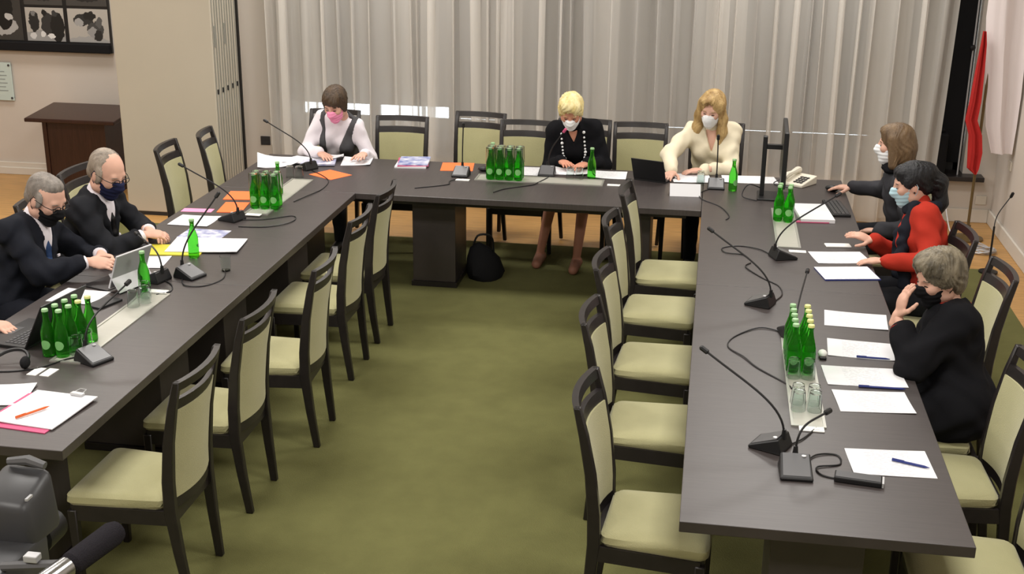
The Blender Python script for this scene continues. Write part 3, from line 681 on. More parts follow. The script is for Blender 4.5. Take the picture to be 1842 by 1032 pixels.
sheet('document_pouch','blue-grey printed pouch under the right hand of the woman in the pink mask','pouch',-2.86,4.95,0.25,0.18,12,'photoprint',0.012,T,0.01)
sheet('paper_sheet','white note lifted by the woman in the pink mask','paper',-2.79,5.10,0.15,0.15,15,'paper',0.002,T+0.02,0.02)
sheet('paper_sheet','sheet on the left table between the photo page and the orange folders','paper',-3.14,3.28,0.26,0.24,0, curl=0.004)
sheet('orange_folder','upper orange folder beside the far left bottle cluster','folder',-3.09,3.93,0.18,0.22,8,'orange',0.004)
sheet('orange_folder','lower orange folder, nearer the suited men','folder',-3.02,3.63,0.16,0.25,8,'orange',0.004)
sheet('pink_sheet','thin pale pink strip of paper beside the orange folders','paper',-3.22,3.52,0.2,0.08,5,'pinkmask',0.002)
sheet('photo_page','page with blue and grey photographs on the left table','page',-2.965,3.01,0.27,0.20,0,'photoprint',0.002)
sheet('folder','yellow folder under the open white document','folder',-3.0,2.66,0.34,0.20,8,'yellow',0.006)
sheet('open_document','large open white document before the man in the navy mask','document',-2.85,2.77,0.42,0.28,8,'textpaper',0.004,T+0.0065,0.004)
sheet('paper_sheet','sheet behind the upright tablet, beside the microphone','paper',-3.05,2.42,0.20,0.22,8, curl=0.003)
sheet('paper_sheet','sheet in front of the man in the blue tie','paper',-3.15,1.80,0.25,0.21,-4, curl=0.003)
sheet('red_folder','thin crimson folder under the papers at the near left corner','folder',-2.62,0.43,0.30,0.33,-6,'pinkedge',0.004)
sheet('paper_sheet','large white sheets at the near left corner of the left table','paper',-2.60,0.455,0.29,0.32,-6,'textpaper',0.004,T+0.0045,0.004)
sheet('paper_sheet','loose sheet left of the near corner papers, partly out of frame','paper',-2.88,0.56,0.28,0.22,12,'textpaper',0.002,T,0.006)
pen('orange pencil lying on the near left papers', -2.62, 0.40, 60, 'redpen', T+0.013, 0.15)
cl = thing('paper_clip', 'silver bulldog clip on the near left papers', 'clip', (-2.53,0.60,T+0.012), -0.2)
MB().box(-0.03,0.03,-0.012,0.012,0,0.012).obj('clip_jaw','silver',cl,bevel=0.003); MB().tube([(-0.02,0.01,0.01),(-0.015,0.04,0.012),(0.015,0.04,0.012),(0.02,0.01,0.01)],0.002).obj('wire_handle','silver',cl)
for i, lb in enumerate(('upper white card below the near left bottles','lower white card below the near left bottles')):
    sheet('name_card', lb, 'card', -2.845+0.06*i, 0.83, 0.045, 0.085, -4, 'white', 0.003)
for i,(x,y,lb) in enumerate([(-1.70,4.66,'small white socket cover in front of the middle microphone'),(-0.62,4.72,'small white socket cover beside the laptop on the back table'),(0.5,0.84,'small white socket cover at the near end of the right hatch'),(-2.78,1.95,'small white socket cover at the far end of the long left hatch'),(-2.82,3.46,'small white socket cover below the far left bottles'),(0.575,3.33,'small white socket cover behind the right table microphone')]):
    b = MB().box(-0.05,0.05,-0.022,0.022,0,0.006); b.box(-0.03,-0.01,-0.01,0.01,0.006,0.0075); b.box(0.01,0.03,-0.01,0.01,0.006,0.0075); tag(b.obj('socket_cover','white',None,bevel=0.002,loc=(x,y,T+(0.0065 if i==4 else 0))), lb, 'socket')
# ---- electronics
def laptop(label, x, y, ang, open_deg, w_=0.33, d_=0.23, z=T):
    t = thing('laptop', label, 'laptop', (x,y,z), math.radians(ang))      # local: hinge at y=0, keyboard towards -y
    MB().box(-w_/2,w_/2,-d_,0,0,0.016).obj('keyboard_base','black',t,bevel=0.003)
    k = MB()
    for r in range(5):
        for c in range(12): k.box(-w_/2+0.025+c*(w_-0.05)/12,-w_/2+0.025+(c+0.82)*(w_-0.05)/12,-0.03-r*0.021-0.016,-0.03-r*0.021,0.016,0.018)
    k.obj('keys','darkgrey',t); MB().box(-0.05,0.05,-d_+0.015,-d_+0.07,0.016,0.0166).obj('touchpad','darkgrey',t)
    lid = MB().box(-w_/2,w_/2,-0.008,0,0,d_).obj('screen_lid','black',t,bevel=0.003); lid.location = (0,0.004,0.012); lid.rotation_euler = (-math.radians(open_deg-90),0,0)
    MB().box(-w_/2+0.012,w_/2-0.012,-0.0095,-0.0081,0.015,d_-0.012).obj('display','screenback',lid)
    return t
laptop('black laptop with raised lid before the woman in cream', -0.38, 4.89, 160, 112, 0.25, 0.17)
laptop('dark laptop at the left edge, screen towards the person in the blue shirt', -3.0, 1.22, -98, 118, 0.34, 0.24)
tb = thing('tablet', 'grey tablet standing on its flap before the man in the blue tie', 'tablet', (-2.99,2.02,T), math.radians(-108))
pb = MB().box(-0.13,0.13,-0.006,0.006,0,0.20).obj('tablet_body','silver',tb,bevel=0.004); pb.rotation_euler = (math.radians(-22),0,0); pb.location = (0,0,0.02)
MB().box(-0.12,0.12,-0.0072,-0.006,0.01,0.19).obj('display','screenback',pb)
fl = MB().box(-0.13,0.13,-0.003,0.003,0,0.115).obj('kickstand','silver',tb); fl.rotation_euler = (math.radians(34),0,0); fl.location = (0,0.075,0.005)
MB().box(-0.13,0.13,-0.19,-0.01,0.0,0.008).obj('type_cover','black',tb,bevel=0.002)
MB().box(-0.13,0.13,-0.02,0.08,0.0,0.004).obj('base_flap','black',tb)
ph = MB().box(-0.08,0.08,-0.05,0.05,0,0.012).obj('black_notebook','black',None,bevel=0.003,loc=(-2.97,1.72,T),rz=math.radians(72)); tag(ph,'small black notebook between the tablet and the long hatch','notebook')
# monitor seen from the side
mo = thing('monitor', 'black monitor seen from its edge, on a tall stand at the right corner', 'monitor', (0.47,4.62,T), math.radians(-91.5))
MB().box(-0.12,0.12,-0.10,0.12,0,0.012).obj('base','black',mo,bevel=0.004)
MB().box(-0.025,0.025,-0.085,-0.055,0.012,0.42).obj('stand_column','black',mo,bevel=0.004)
MB().box(-0.02,0.02,-0.06,0.05,0.335,0.365).obj('arm','black',mo)
md = MB().box(-0.27,0.27,0.045,0.075,0.12,0.50).obj('screen','black',mo,bevel=0.006)
MB().box(-0.255,0.255,0.0752,0.077,0.135,0.485).obj('display','screenback',md)
MB().tube(spline([(0,-0.06,0.05),(0.05,-0.16,0.09),(0.1,-0.2,0.02),(0.14,-0.1,0.003)],6),0.004,5).obj('cable','black',mo,True)
# desk phone
dp = thing('desk_phone', 'cream desk telephone beside the monitor', 'telephone', (0.67,5.03,T), math.radians(-35))
MB().add([(-0.09,-0.1,0),(0.09,-0.1,0),(0.09,0.1,0),(-0.09,0.1,0),(-0.09,-0.1,0.02),(0.09,-0.1,0.02),(0.09,0.1,0.06),(-0.09,0.1,0.06)],[(3,2,1,0),(4,5,6,7),(0,1,5,4),(1,2,6,5),(2,3,7,6),(3,0,4,7)]).obj('body','cream',dp,bevel=0.006)
k = MB()
for r in range(4):
    for c in range(3): k.box(0.0+c*0.025,0.018+c*0.025,-0.07+r*0.03,-0.05+r*0.03,0.026+r*0.006,0.034+r*0.006)
k.obj('keypad','darkgrey',dp)
MB().tube([(-0.055,-0.095,0.055),(-0.055,-0.07,0.068),(-0.055,0.0,0.075),(-0.055,0.07,0.085),(-0.055,0.095,0.08)],[0.022,0.024,0.016,0.024,0.022],8).obj('handset','cream',dp,True)
MB().tube(spline([(-0.055,-0.1,0.05),(-0.12,-0.13,0.01),(-0.05,-0.16,0.005),(0.03,-0.13,0.005)],6),0.004,5).obj('cord','darkgrey',dp,True)
kb = thing('keyboard', 'black keyboard at the right table edge below the mouse', 'keyboard', (0.88,4.36,T), math.radians(96))
MB().box(-0.19,0.19,-0.06,0.06,0,0.018).obj('case','black',kb,bevel=0.004)
k = MB()
for r in range(4):
    for c in range(14): k.box(-0.18+c*0.0257,-0.158+c*0.0257,-0.05+r*0.026,-0.03+r*0.026,0.018,0.022)
k.obj('keys','darkgrey',kb)
o = MB().sphere((0,0,0.012),0.03,12,8,(1,1.6,0.75)); tag(o.obj('computer_mouse','black',None,True,loc=(0.89,4.87,T+0.008),rz=1.2),'black computer mouse under the hand of the woman in the dark jacket','mouse')
o = thing('white_mouse','small white rounded device beside the second sheet, near the ten bottles','device',(0.60,1.66,T))
MB().sphere((0,0,0.012),0.022,10,7,(1,1.4,0.8)).obj('shell','white',o,True,loc=(0,0,0.004)); MB().box(-0.015,0.015,-0.045,-0.025,0,0.012).obj('dark_end','black',o,bevel=0.003)
o = MB().box(-0.075,0.075,-0.034,0.034,0,0.009); tag(o.obj('mobile_phone','white',None,bevel=0.004,loc=(0.82,3.50,T),rz=math.radians(8)),'white mobile phone under the raised hand of the woman in red','phone')
rm = thing('battery_pack','black slim case with grey end at the near end of the right table','case',(0.64,0.415,T),math.radians(-8))
MB().box(-0.085,0.085,-0.032,0.032,0,0.022).obj('case','black',rm,bevel=0.005); MB().box(0.085,0.092,-0.03,0.03,0.002,0.02).obj('end_cap','silver',rm); MB().box(-0.08,0.08,-0.025,0.025,0.022,0.0232).obj('top_plate','darkgrey',rm)
o = thing('dark_case','dark rounded spectacles case on the back table behind the bottles','case',(-1.60,4.97,T)); MB().sphere((0,0,0.018),0.03,12,7,(1.6,1.0,0.65)).obj('shell','black',o,True); MB().box(-0.045,0.045,-0.031,-0.029,0.016,0.02).obj('seam','darkgrey',o)
o = thing('dark_case','small black device between the laptop and the hatch on the back table','device',(-0.52,4.70,T)); MB().box(-0.02,0.02,-0.012,0.012,0,0.06).obj('body','black',o,bevel=0.004); MB().box(-0.012,0.012,-0.0125,-0.012,0.03,0.05).obj('lens','darkgrey',o)
# headset at the left edge of the left table
hs = thing('headset','black headset lying at the left edge below the dark laptop','headset',(-2.99,0.86,T))
MB().tube([(-0.08*math.cos(a),0.09*math.sin(a),0.02+0.03*math.sin(a)) for a in [PI*i/12 for i in range(13)]],0.008,6).obj('band','black',hs,True)
for s in (-1,1): MB().sphere((s*0.08,-0.005,0.03),0.032,10,7,(0.6,1,0.9)).obj('ear_cup','blackmatte',hs,True)
# ================================================================== FLOOR THINGS
bg = thing('handbag','black bag on the carpet beside the back table pedestal','bag',(-1.54,4.70,0.012),0.3)
b = MB(); vs=[]; fs=[]; 
for j,(z,sx,sy) in enumerate([(0,0.12,0.09),(0.05,0.14,0.11),(0.16,0.12,0.09),(0.24,0.07,0.05),(0.27,0.02,0.02)]):
    for i in range(14):
        a=2*PI*i/14; q=1+0.12*math.sin(3*a+j); vs.append((sx*q*math.cos(a)-0.05*z/0.27,sy*q*math.sin(a),z))
for j in range(4):
    for i in range(14): fs.append((j*14+i,j*14+(i+1)%14,(j+1)*14+(i+1)%14,(j+1)*14+i))
fs.append(tuple(range(14))[::-1]); fs.append(tuple(56+i for i in range(14)))
b.add(vs,fs).obj('bag_body','blackmatte',bg,True)
MB().tube(spline([(-0.1,0,0.2),(-0.06,-0.02,0.33),(0.04,-0.02,0.32),(0.06,0,0.2)],5),0.008,6).obj('strap','black',bg,True)
# flag in the corner
fg = thing('flag','white and red flag hanging from a pole in the right corner','flag',(2.17,6.5,0))
MB().lathe([(0.0005,0),(0.13,0),(0.13,0.015),(0.03,0.04),(0.022,0.12),(0.0005,0.12)],20).obj('stand','bronze',fg,True)
MB().tube([(0,0,0.1),(0,0,2.75)],0.012,8).obj('pole','bronze',fg,True); MB().sphere((0,0,2.78),0.03).obj('finial','bronze',fg,True)
def drape(name, levels, mm, y0, amp, ph_):
    b=MB(); vs=[]; fs=[]; n=16
    for (z,xa,xb) in levels:
        for s in (0,1):
            for i in range(n+1):
                u=i/n; vs.append((xa+(xb-xa)*u-2.17, y0+amp*math.sin(u*9+ph_+z*0.6)+amp*0.4*math.sin(u*21+z)+(0.006 if s else 0), z))
    R=2*(n+1)
    for j in range(len(levels)-1):
        for i in range(n):
            a=j*R+i; fs.append((a,a+1,a+R+1,a+R)); a+=n+1; fs.append((a+1,a,a+R,a+R+1))
        for i in (0,n): a=j*R+i; c=a+n+1; fs.append((a,c,c+R,a+R))
    for i in range(n): fs.append((i,i+n+1,i+n+2,i+1)); a=(len(levels)-1)*R+i; fs.append((a,a+1,a+n+2,a+n+1))
    b.add(vs,fs).obj(name,mm,fg,True)
drape('white_cloth',[(0.73,2.27,2.425),(0.95,2.20,2.43),(1.2,2.17,2.43),(1.5,2.13,2.42),(1.8,2.10,2.42),(2.2,2.10,2.40),(2.7,2.12,2.34)],'flagwhite',-0.035,0.022,0.4)
drape('red_cloth',[(0.56,2.15,2.165),(0.61,2.09,2.18),(0.74,2.08,2.19),(0.88,2.07,2.17),(1.0,2.03,2.12),(1.15,2.045,2.13),(1.4,2.06,2.125),(1.6,2.075,2.115),(1.7,2.08,2.10)],'red',-0.07,0.012,1.2)
# cable coil and microphone standing on the floor in the corner
cc = thing('cable_coil','grey coil of cable on the floor in the right corner','cable',(2.22,6.12,0))
pts=[]
for i in range(90):
    a=i*0.28; pts.append(((0.10+0.012*math.sin(i*0.7))*math.cos(a),(0.075+0.01*math.cos(i*0.5))*math.sin(a),0.008+0.03*i/90+0.006*math.sin(i*1.3)))
MB().tube(pts,0.007,5).obj('coil','silver',cc,True)
MB().tube(spline([(0.09,0.0,0.02),(0.02,0.2,0.02),(-0.12,0.35,0.01),(-0.16,0.5,0.02),(-0.2,0.62,0.2),(-0.24,0.72,0.42)],8),0.006,5).obj('lead','silver',cc,True)
fm = thing('floor_microphone','gooseneck microphone rising in the right corner near the wall','microphone',(2.16,5.55,0.012))
MB().lathe([(0.0005,0),(0.07,0),(0.07,0.012),(0.012,0.03),(0.0005,0.03)],16).obj('base','black',fm,True)
MB().tube([(0,0,0.02),(0,0,0.36)],0.008,7).obj('stem','black',fm,True)
MB().tube(bez((0,0,0.36),(0,0,0.46),(0.03,-0.02,0.5),(0.08,-0.03,0.60)),0.004,6).obj('gooseneck','darkgrey',fm,True)
MB().tube([(0.078,-0.03,0.59),(0.082,-0.03,0.60),(0.092,-0.033,0.63),(0.095,-0.034,0.635)],[0.006,0.012,0.012,0.005],8).obj('capsule','black',fm,True)
# video camera in the foreground, on its tripod (lens axis +y)
vc = thing('video_camera','dark video camera with foam microphone in the near left corner','video camera',(-1.89,-0.95,0.012))
def vpart(name, mm, fn, **k):
    b = MB(); fn(b); return b.obj(name, mm, vc, **k)
vpart('tripod_column','black',lambda b:b.tube([(0,0,0.45),(0,0,0.84)],0.025,10),smooth=True)
for i in range(3):
    a = 2*PI*i/3+0.5; vpart('tripod_leg','black',lambda b:b.tube([(0.03*math.cos(a),0.03*math.sin(a),0.76),(0.40*math.cos(a),0.40*math.sin(a),0.005)],[0.018,0.012],8),smooth=True)
vpart('fluid_head','black',lambda b:b.box(-0.05,0.05,-0.06,0.06,0.82,0.90),bevel=0.01)
vpart('camera_body','darkgrey',lambda b:b.box(-0.085,0.075,-0.24,0.06,0.90,1.02),bevel=0.018,smooth=True)
vpart('lens_barrel','black',lambda b:b.tube([(0,0.05,0.96),(0,0.10,0.96),(0,0.105,0.96),(0,0.2,0.96)],[0.045,0.045,0.055,0.055],16),smooth=True)
vf = vpart('viewfinder','darkgrey',lambda b:b.add([(-0.10,-0.02,1.0),(0.075,-0.02,1.0),(0.085,0.13,1.0),(-0.10,0.13,1.0),(-0.10,-0.02,1.14),(0.055,-0.02,1.13),(0.07,0.13,1.19),(-0.08,0.13,1.20)],[(3,2,1,0),(4,5,6,7),(0,1,5,4),(1,2,6,5),(2,3,7,6),(3,0,4,7)]),bevel=0.022,smooth=True)
MB().tube([(-0.06,0.115,1.205),(0.0,0.12,1.212),(0.055,0.115,1.20)],[0.012,0.016,0.012],8).obj('eyecup_ridge','panelgrey',vf,True)
MB().box(0.05,0.058,0.0,0.03,1.145,1.152).obj('record_tally','silver',vf)
vpart('mount_arm','panelgrey',lambda b:b.tube([(0.06,-0.16,1.03),(0.24,-0.15,1.05)],0.014,8),smooth=True)
vpart('cold_shoe','silver',lambda b:b.box(0.13,0.17,-0.17,-0.14,1.055,1.075),bevel=0.003)
vpart('microphone_holder','chrome',lambda b:b.tube([(0.255,-0.36,1.085),(0.262,-0.32,1.085),(0.285,-0.215,1.085)],[0.024,0.03,0.03],14),smooth=True)
vpart('foam_windshield','foam',lambda b:b.tube([(0.285,-0.215,1.085),(0.29,-0.20,1.085),(0.325,-0.03,1.085),(0.33,-0.012,1.085),(0.333,0.0,1.085)],[0.02,0.034,0.036,0.03,0.012],14),smooth=True)
vpart('body_cable','black',lambda b:b.tube(spline([(0.27,-0.36,1.08),(0.2,-0.46,1.0),(0.08,-0.4,0.98),(0.03,-0.24,0.98)],6),0.006,6),smooth=True)
# ================================================================== PEOPLE
V = lambda *a: np.array(a, dtype=np.float64)
def nrm(v): v = np.asarray(v, float); return v/np.linalg.norm(v)
def surface_nets(F, org, h):
    """dual surface of F < 0; returns verts (world) and quads facing outwards"""
    I = F < 0
    nx, ny, nz = F.shape
    s = np.zeros((nx-1, ny-1, nz-1), np.int8)
    for dx in (0,1):
        for dy in (0,1):
            for dz in (0,1): s += I[dx:nx-1+dx, dy:ny-1+dy, dz:nz-1+dz]
    mask = (s > 0) & (s < 8); idx = np.argwhere(mask)
    if len(idx) == 0: return np.zeros((0,3)), np.zeros((0,4), int)
    vid = -np.ones(mask.shape, np.int64); vid[mask] = np.arange(len(idx))
    cs = [(0,0,0),(1,0,0),(0,1,0),(1,1,0),(0,0,1),(1,0,1),(0,1,1),(1,1,1)]
    val = np.stack([F[idx[:,0]+a, idx[:,1]+b, idx[:,2]+c] for a,b,c in cs], 1)
    acc = np.zeros((len(idx),3)); cnt = np.zeros(len(idx))
    for i,j in [(0,1),(2,3),(4,5),(6,7),(0,2),(1,3),(4,6),(5,7),(0,4),(1,5),(2,6),(3,7)]:
        a, b = val[:,i], val[:,j]; m_ = (a < 0) != (b < 0); t = np.where(m_, a/np.where(m_, a-b, 1), 0)
        p = np.array(cs[i])[None,:]+t[:,None]*(np.array(cs[j])-np.array(cs[i]))[None,:]
        acc += p*m_[:,None]; cnt += m_
    verts = (idx+acc/cnt[:,None])*h+np.asarray(org)[None,:]
    quads = []
    for ax in range(3):
        a = [slice(1,-1)]*3; a[ax] = slice(0,-1); b = [slice(1,-1)]*3; b[ax] = slice(1,None)
        A, B = I[tuple(a)], I[tuple(b)]; ch = np.argwhere(A != B)
        if len(ch) == 0: continue
        flip = A[tuple(ch.T)]; c = ch.copy()
        for k in range(3):
            if k != ax: c[:,k] += 1
        u, v = (ax+1) % 3, (ax+2) % 3
        def cell(du, dv):
            q = c.copy(); q[:,u] -= du; q[:,v] -= dv; return vid[tuple(q.T)]
        q = np.stack([cell(1,1), cell(0,1), cell(0,0), cell(1,0)], 1)
        q[~flip] = q[~flip][:, ::-1]; quads.append(q)
    return verts, np.concatenate(quads)
class Field:
    def __init__(s, lo, hi, h):
        s.h = h; s.lo = np.asarray(lo, float); n = np.ceil((np.asarray(hi)-s.lo)/h).astype(int)+1
        s.ax = [s.lo[k]+np.arange(n[k])*h for k in range(3)]; s.F = np.full(tuple(n), 0.5, np.float32)
    def sub(s, lo, hi):
        sl = []; cs = []
        for k in range(3):
            a = int(max(0, np.floor((lo[k]-s.lo[k])/s.h))); b = int(min(len(s.ax[k]), np.ceil((hi[k]-s.lo[k])/s.h)+1))
            b = max(b, a); sl.append(slice(a,b)); sh = [1,1,1]; sh[k] = b-a; cs.append(s.ax[k][a:b].astype(np.float32).reshape(sh))
        return tuple(sl), cs
    def put(s, sl, d, k, op):
        if op == 'sub' and getattr(s, 'jag', 0):
            _, (X, Y, Z) = sl, [s.ax[i][sl[i]].reshape([-1 if j == i else 1 for j in range(3)]) for i in range(3)]
            d = d+(s.jag*(np.sin(X*310+3*np.sin(Y*90+Z*60))+0.7*np.sin(X*170-Z*120))).astype(np.float32)
        A = s.F[sl]
        if op == 'add':
            if k > 0:
                hh = np.maximum(k-np.abs(A-d), 0)/k; s.F[sl] = np.minimum(A,d)-hh*hh*k*0.25
            else: s.F[sl] = np.minimum(A,d)
        else:
            d = -d
            if k > 0:
                hh = np.maximum(k-np.abs(A-d), 0)/k; s.F[sl] = np.maximum(A,d)+hh*hh*k*0.25
            else: s.F[sl] = np.maximum(A,d)
    def cone(s, a, b, r1, r2, k=0.02, op='add'):
        a = np.asarray(a,float); b = np.asarray(b,float); R = max(r1,r2)+max(k,0.02)*1.5+0.02
        sl, (X,Y,Z) = s.sub(np.minimum(a,b)-R, np.maximum(a,b)+R)
        ab = b-a; L2 = max(ab@ab, 1e-9)
        t = np.clip(((X-a[0])*ab[0]+(Y-a[1])*ab[1]+(Z-a[2])*ab[2])/L2, 0, 1)
        d = np.sqrt((X-a[0]-t*ab[0])**2+(Y-a[1]-t*ab[1])**2+(Z-a[2]-t*ab[2])**2)-(r1+(r2-r1)*t)
        s.put(sl, d, k, op); return s
    def ell(s, c, r, ax=None, k=0.02, op='add'):
        c = np.asarray(c,float); R = max(r)+max(k,0.02)*1.5+0.02
        sl, (X,Y,Z) = s.sub(c-R, c+R); ax = np.eye(3) if ax is None else ax
        X = X-c[0]; Y = Y-c[1]; Z = Z-c[2]; k0 = 0; k1 = 0
        for i in range(3):
            u = (X*ax[i][0]+Y*ax[i][1]+Z*ax[i][2]); k0 = k0+(u/r[i])**2; k1 = k1+(u/r[i]**2)**2
        k0 = np.sqrt(k0); d = k0*(k0-1)/np.sqrt(k1+1e-12); s.put(sl, d, k, op); return s
    def grid(s):
        return s.ax[0].reshape(-1,1,1), s.ax[1].reshape(1,-1,1), s.ax[2].reshape(1,1,-1)
    def mesh(s):
        s.F[0]=s.F[-1]=0.3; s.F[:,0]=s.F[:,-1]=0.3; s.F[:,:,0]=s.F[:,:,-1]=0.3
        return surface_nets(s.F, s.lo, s.h)
def npmesh(name, parts, mats):
    """parts: list of (verts, quads, material index)"""
    vs = []; qs = []; mi = []; n = 0
    for v, q, m_ in parts:
        vs.append(v); qs.append(q+n); mi.append(np.full(len(q), m_)); n += len(v)
    v = np.concatenate(vs); q = np.concatenate(qs); mi = np.concatenate(mi)
    me = bpy.data.meshes.new(name); me.vertices.add(len(v)); me.vertices.foreach_set('co', v.astype(np.float32).ravel())
    me.loops.add(len(q)*4); me.loops.foreach_set('vertex_index', q.astype(np.int32).ravel())
    me.polygons.add(len(q)); me.polygons.foreach_set('loop_start', np.arange(len(q), dtype=np.int32)*4)
    me.polygons.foreach_set('use_smooth', np.ones(len(q), bool)); 
    for k in mats: me.materials.append(M[k])
    me.polygons.foreach_set('material_index', mi.astype(np.int32)); me.update(); me.validate(); return me
# ---- head (local frame: x right, y forward, z up), shared by everybody
def head_field(f):
    f.ell((0,-0.018,0.038),(0.074,0.092,0.082),k=0)
    f.ell((0,0.022,-0.03),(0.060,0.066,0.088),k=0.05)
    f.cone((0,0.058,-0.098),(0,0.045,-0.085),0.022,0.03,0.03)
    f.cone((-0.05,-0.0,-0.07),(0.05,-0.0,-0.07),0.026,0.026,0.04)
    f.cone((-0.034,0.072,0.026),(0.034,0.072,0.026),0.012,0.012,0.016)
    f.cone((0,0.086,0.016),(0,0.104,-0.024),0.008,0.0125,0.012)
    for s in (-1,1):
        f.ell((s*0.011,0.094,-0.028),(0.009,0.011,0.008),k=0.008)
        f.ell((s*0.036,0.062,-0.02),(0.022,0.02,0.018),k=0.03)
        f.ell((s*0.031,0.094,0.006),(0.015,0.014,0.010),k=0.012,op='sub')
        f.ell((s*0.077,-0.006,-0.008),(0.009,0.020,0.031),k=0.008)
    f.cone((-0.018,0.083,-0.062),(0.018,0.083,-0.062),0.006,0.006,0.01)
    f.cone((-0.014,0.085,-0.072),(0.014,0.085,-0.072),0.007,0.007,0.01)
    f.cone((0,-0.025,-0.06),(0,-0.035,-0.15),0.05,0.052,0.03)
    return f
HEAD = head_field(Field((-0.12,-0.15,-0.17),(0.12,0.15,0.16),0.0045)).mesh()
def make_mask(kind):
    f = Field((-0.11,-0.03,-0.16),(0.11,0.16,0.05),0.004)
    f.ell((0,0.024,-0.035),(0.067,0.073,0.088),k=0); f.cone((0,0.09,0.0),(0,0.108,-0.03),0.012,0.018,0.05); f.cone((0,0.064,-0.1),(0,0.05,-0.085),0.028,0.034,0.04)
    if kind == 'cup': f.cone((0,0.10,0.0),(0,0.105,-0.07),0.014,0.016,0.05)
    X,Y,Z = f.grid(); top = 0.004-0.45*np.abs(X)*(1 if kind != 'wide' else 0.6)
    F = np.maximum(f.F, (Z-top).astype(np.float32)); F = np.maximum(F, (0.012+0.25*np.abs(Z+0.05)-Y+0*X).astype(np.float32)); F = np.maximum(F, (-0.125-Z+0*X*Y).astype(np.float32))
    pl_ = (0.0012*np.sin(Z*260)).astype(np.float32) if kind != 'cup' else 0
    f.F = F+pl_; return f.mesh()
MASKS = {k: make_mask(k) for k in ('flat','cup','wide')}
# ---- hand (local: y along fingers, z back of the hand, thumb at +x = left hand)
def make_hand(curl):
    f = Field((-0.09,-0.06,-0.13),(0.11,0.22,0.06),0.0035)
    f.cone((0,-0.04,0),(0,0.0,0),0.026,0.024,0)
    f.ell((0.004,0.05,0),(0.040,0.055,0.0155),k=0.02); f.ell((-0.004,0.075,0.001),(0.040,0.03,0.014),k=0.02)
    for i,(x,L_,r) in enumerate([(0.030,0.072,0.0085),(0.0105,0.080,0.0088),(-0.0095,0.075,0.0084),(-0.029,0.060,0.0075)]):
        p = V(x,0.092,0.001); a = 0.15*curl+0.05*i*curl; dirx = 0.09*(x/0.03)*(1-0.5*curl)
        for seg, q in enumerate((0.45,0.30,0.25)):
            a += curl*(0.45 if seg else 0.25); d = nrm(V(dirx, math.cos(a), -math.sin(a))); n_ = p+d*L_*q
            f.cone(p, n_, r*(1-0.06*seg), r*(0.95-0.06*seg), 0.005 if seg else 0.012); p = n_
    p = V(0.030,0.022,-0.004)
    for seg,(L_,d) in enumerate(((0.042,V(0.75,0.62,-0.2-0.2*curl)),(0.032,V(0.45,0.85,-0.25-0.3*curl)),(0.024,V(0.25,0.9,-0.2-0.4*curl)))):
        n_ = p+nrm(d)*L_; f.cone(p, n_, 0.0125-0.0015*seg, 0.0115-0.0015*seg, 0.012 if seg == 0 else 0.005); p = n_
    return f.mesh()
HANDS = {c: make_hand(c) for c in (0.35, 0.9)}
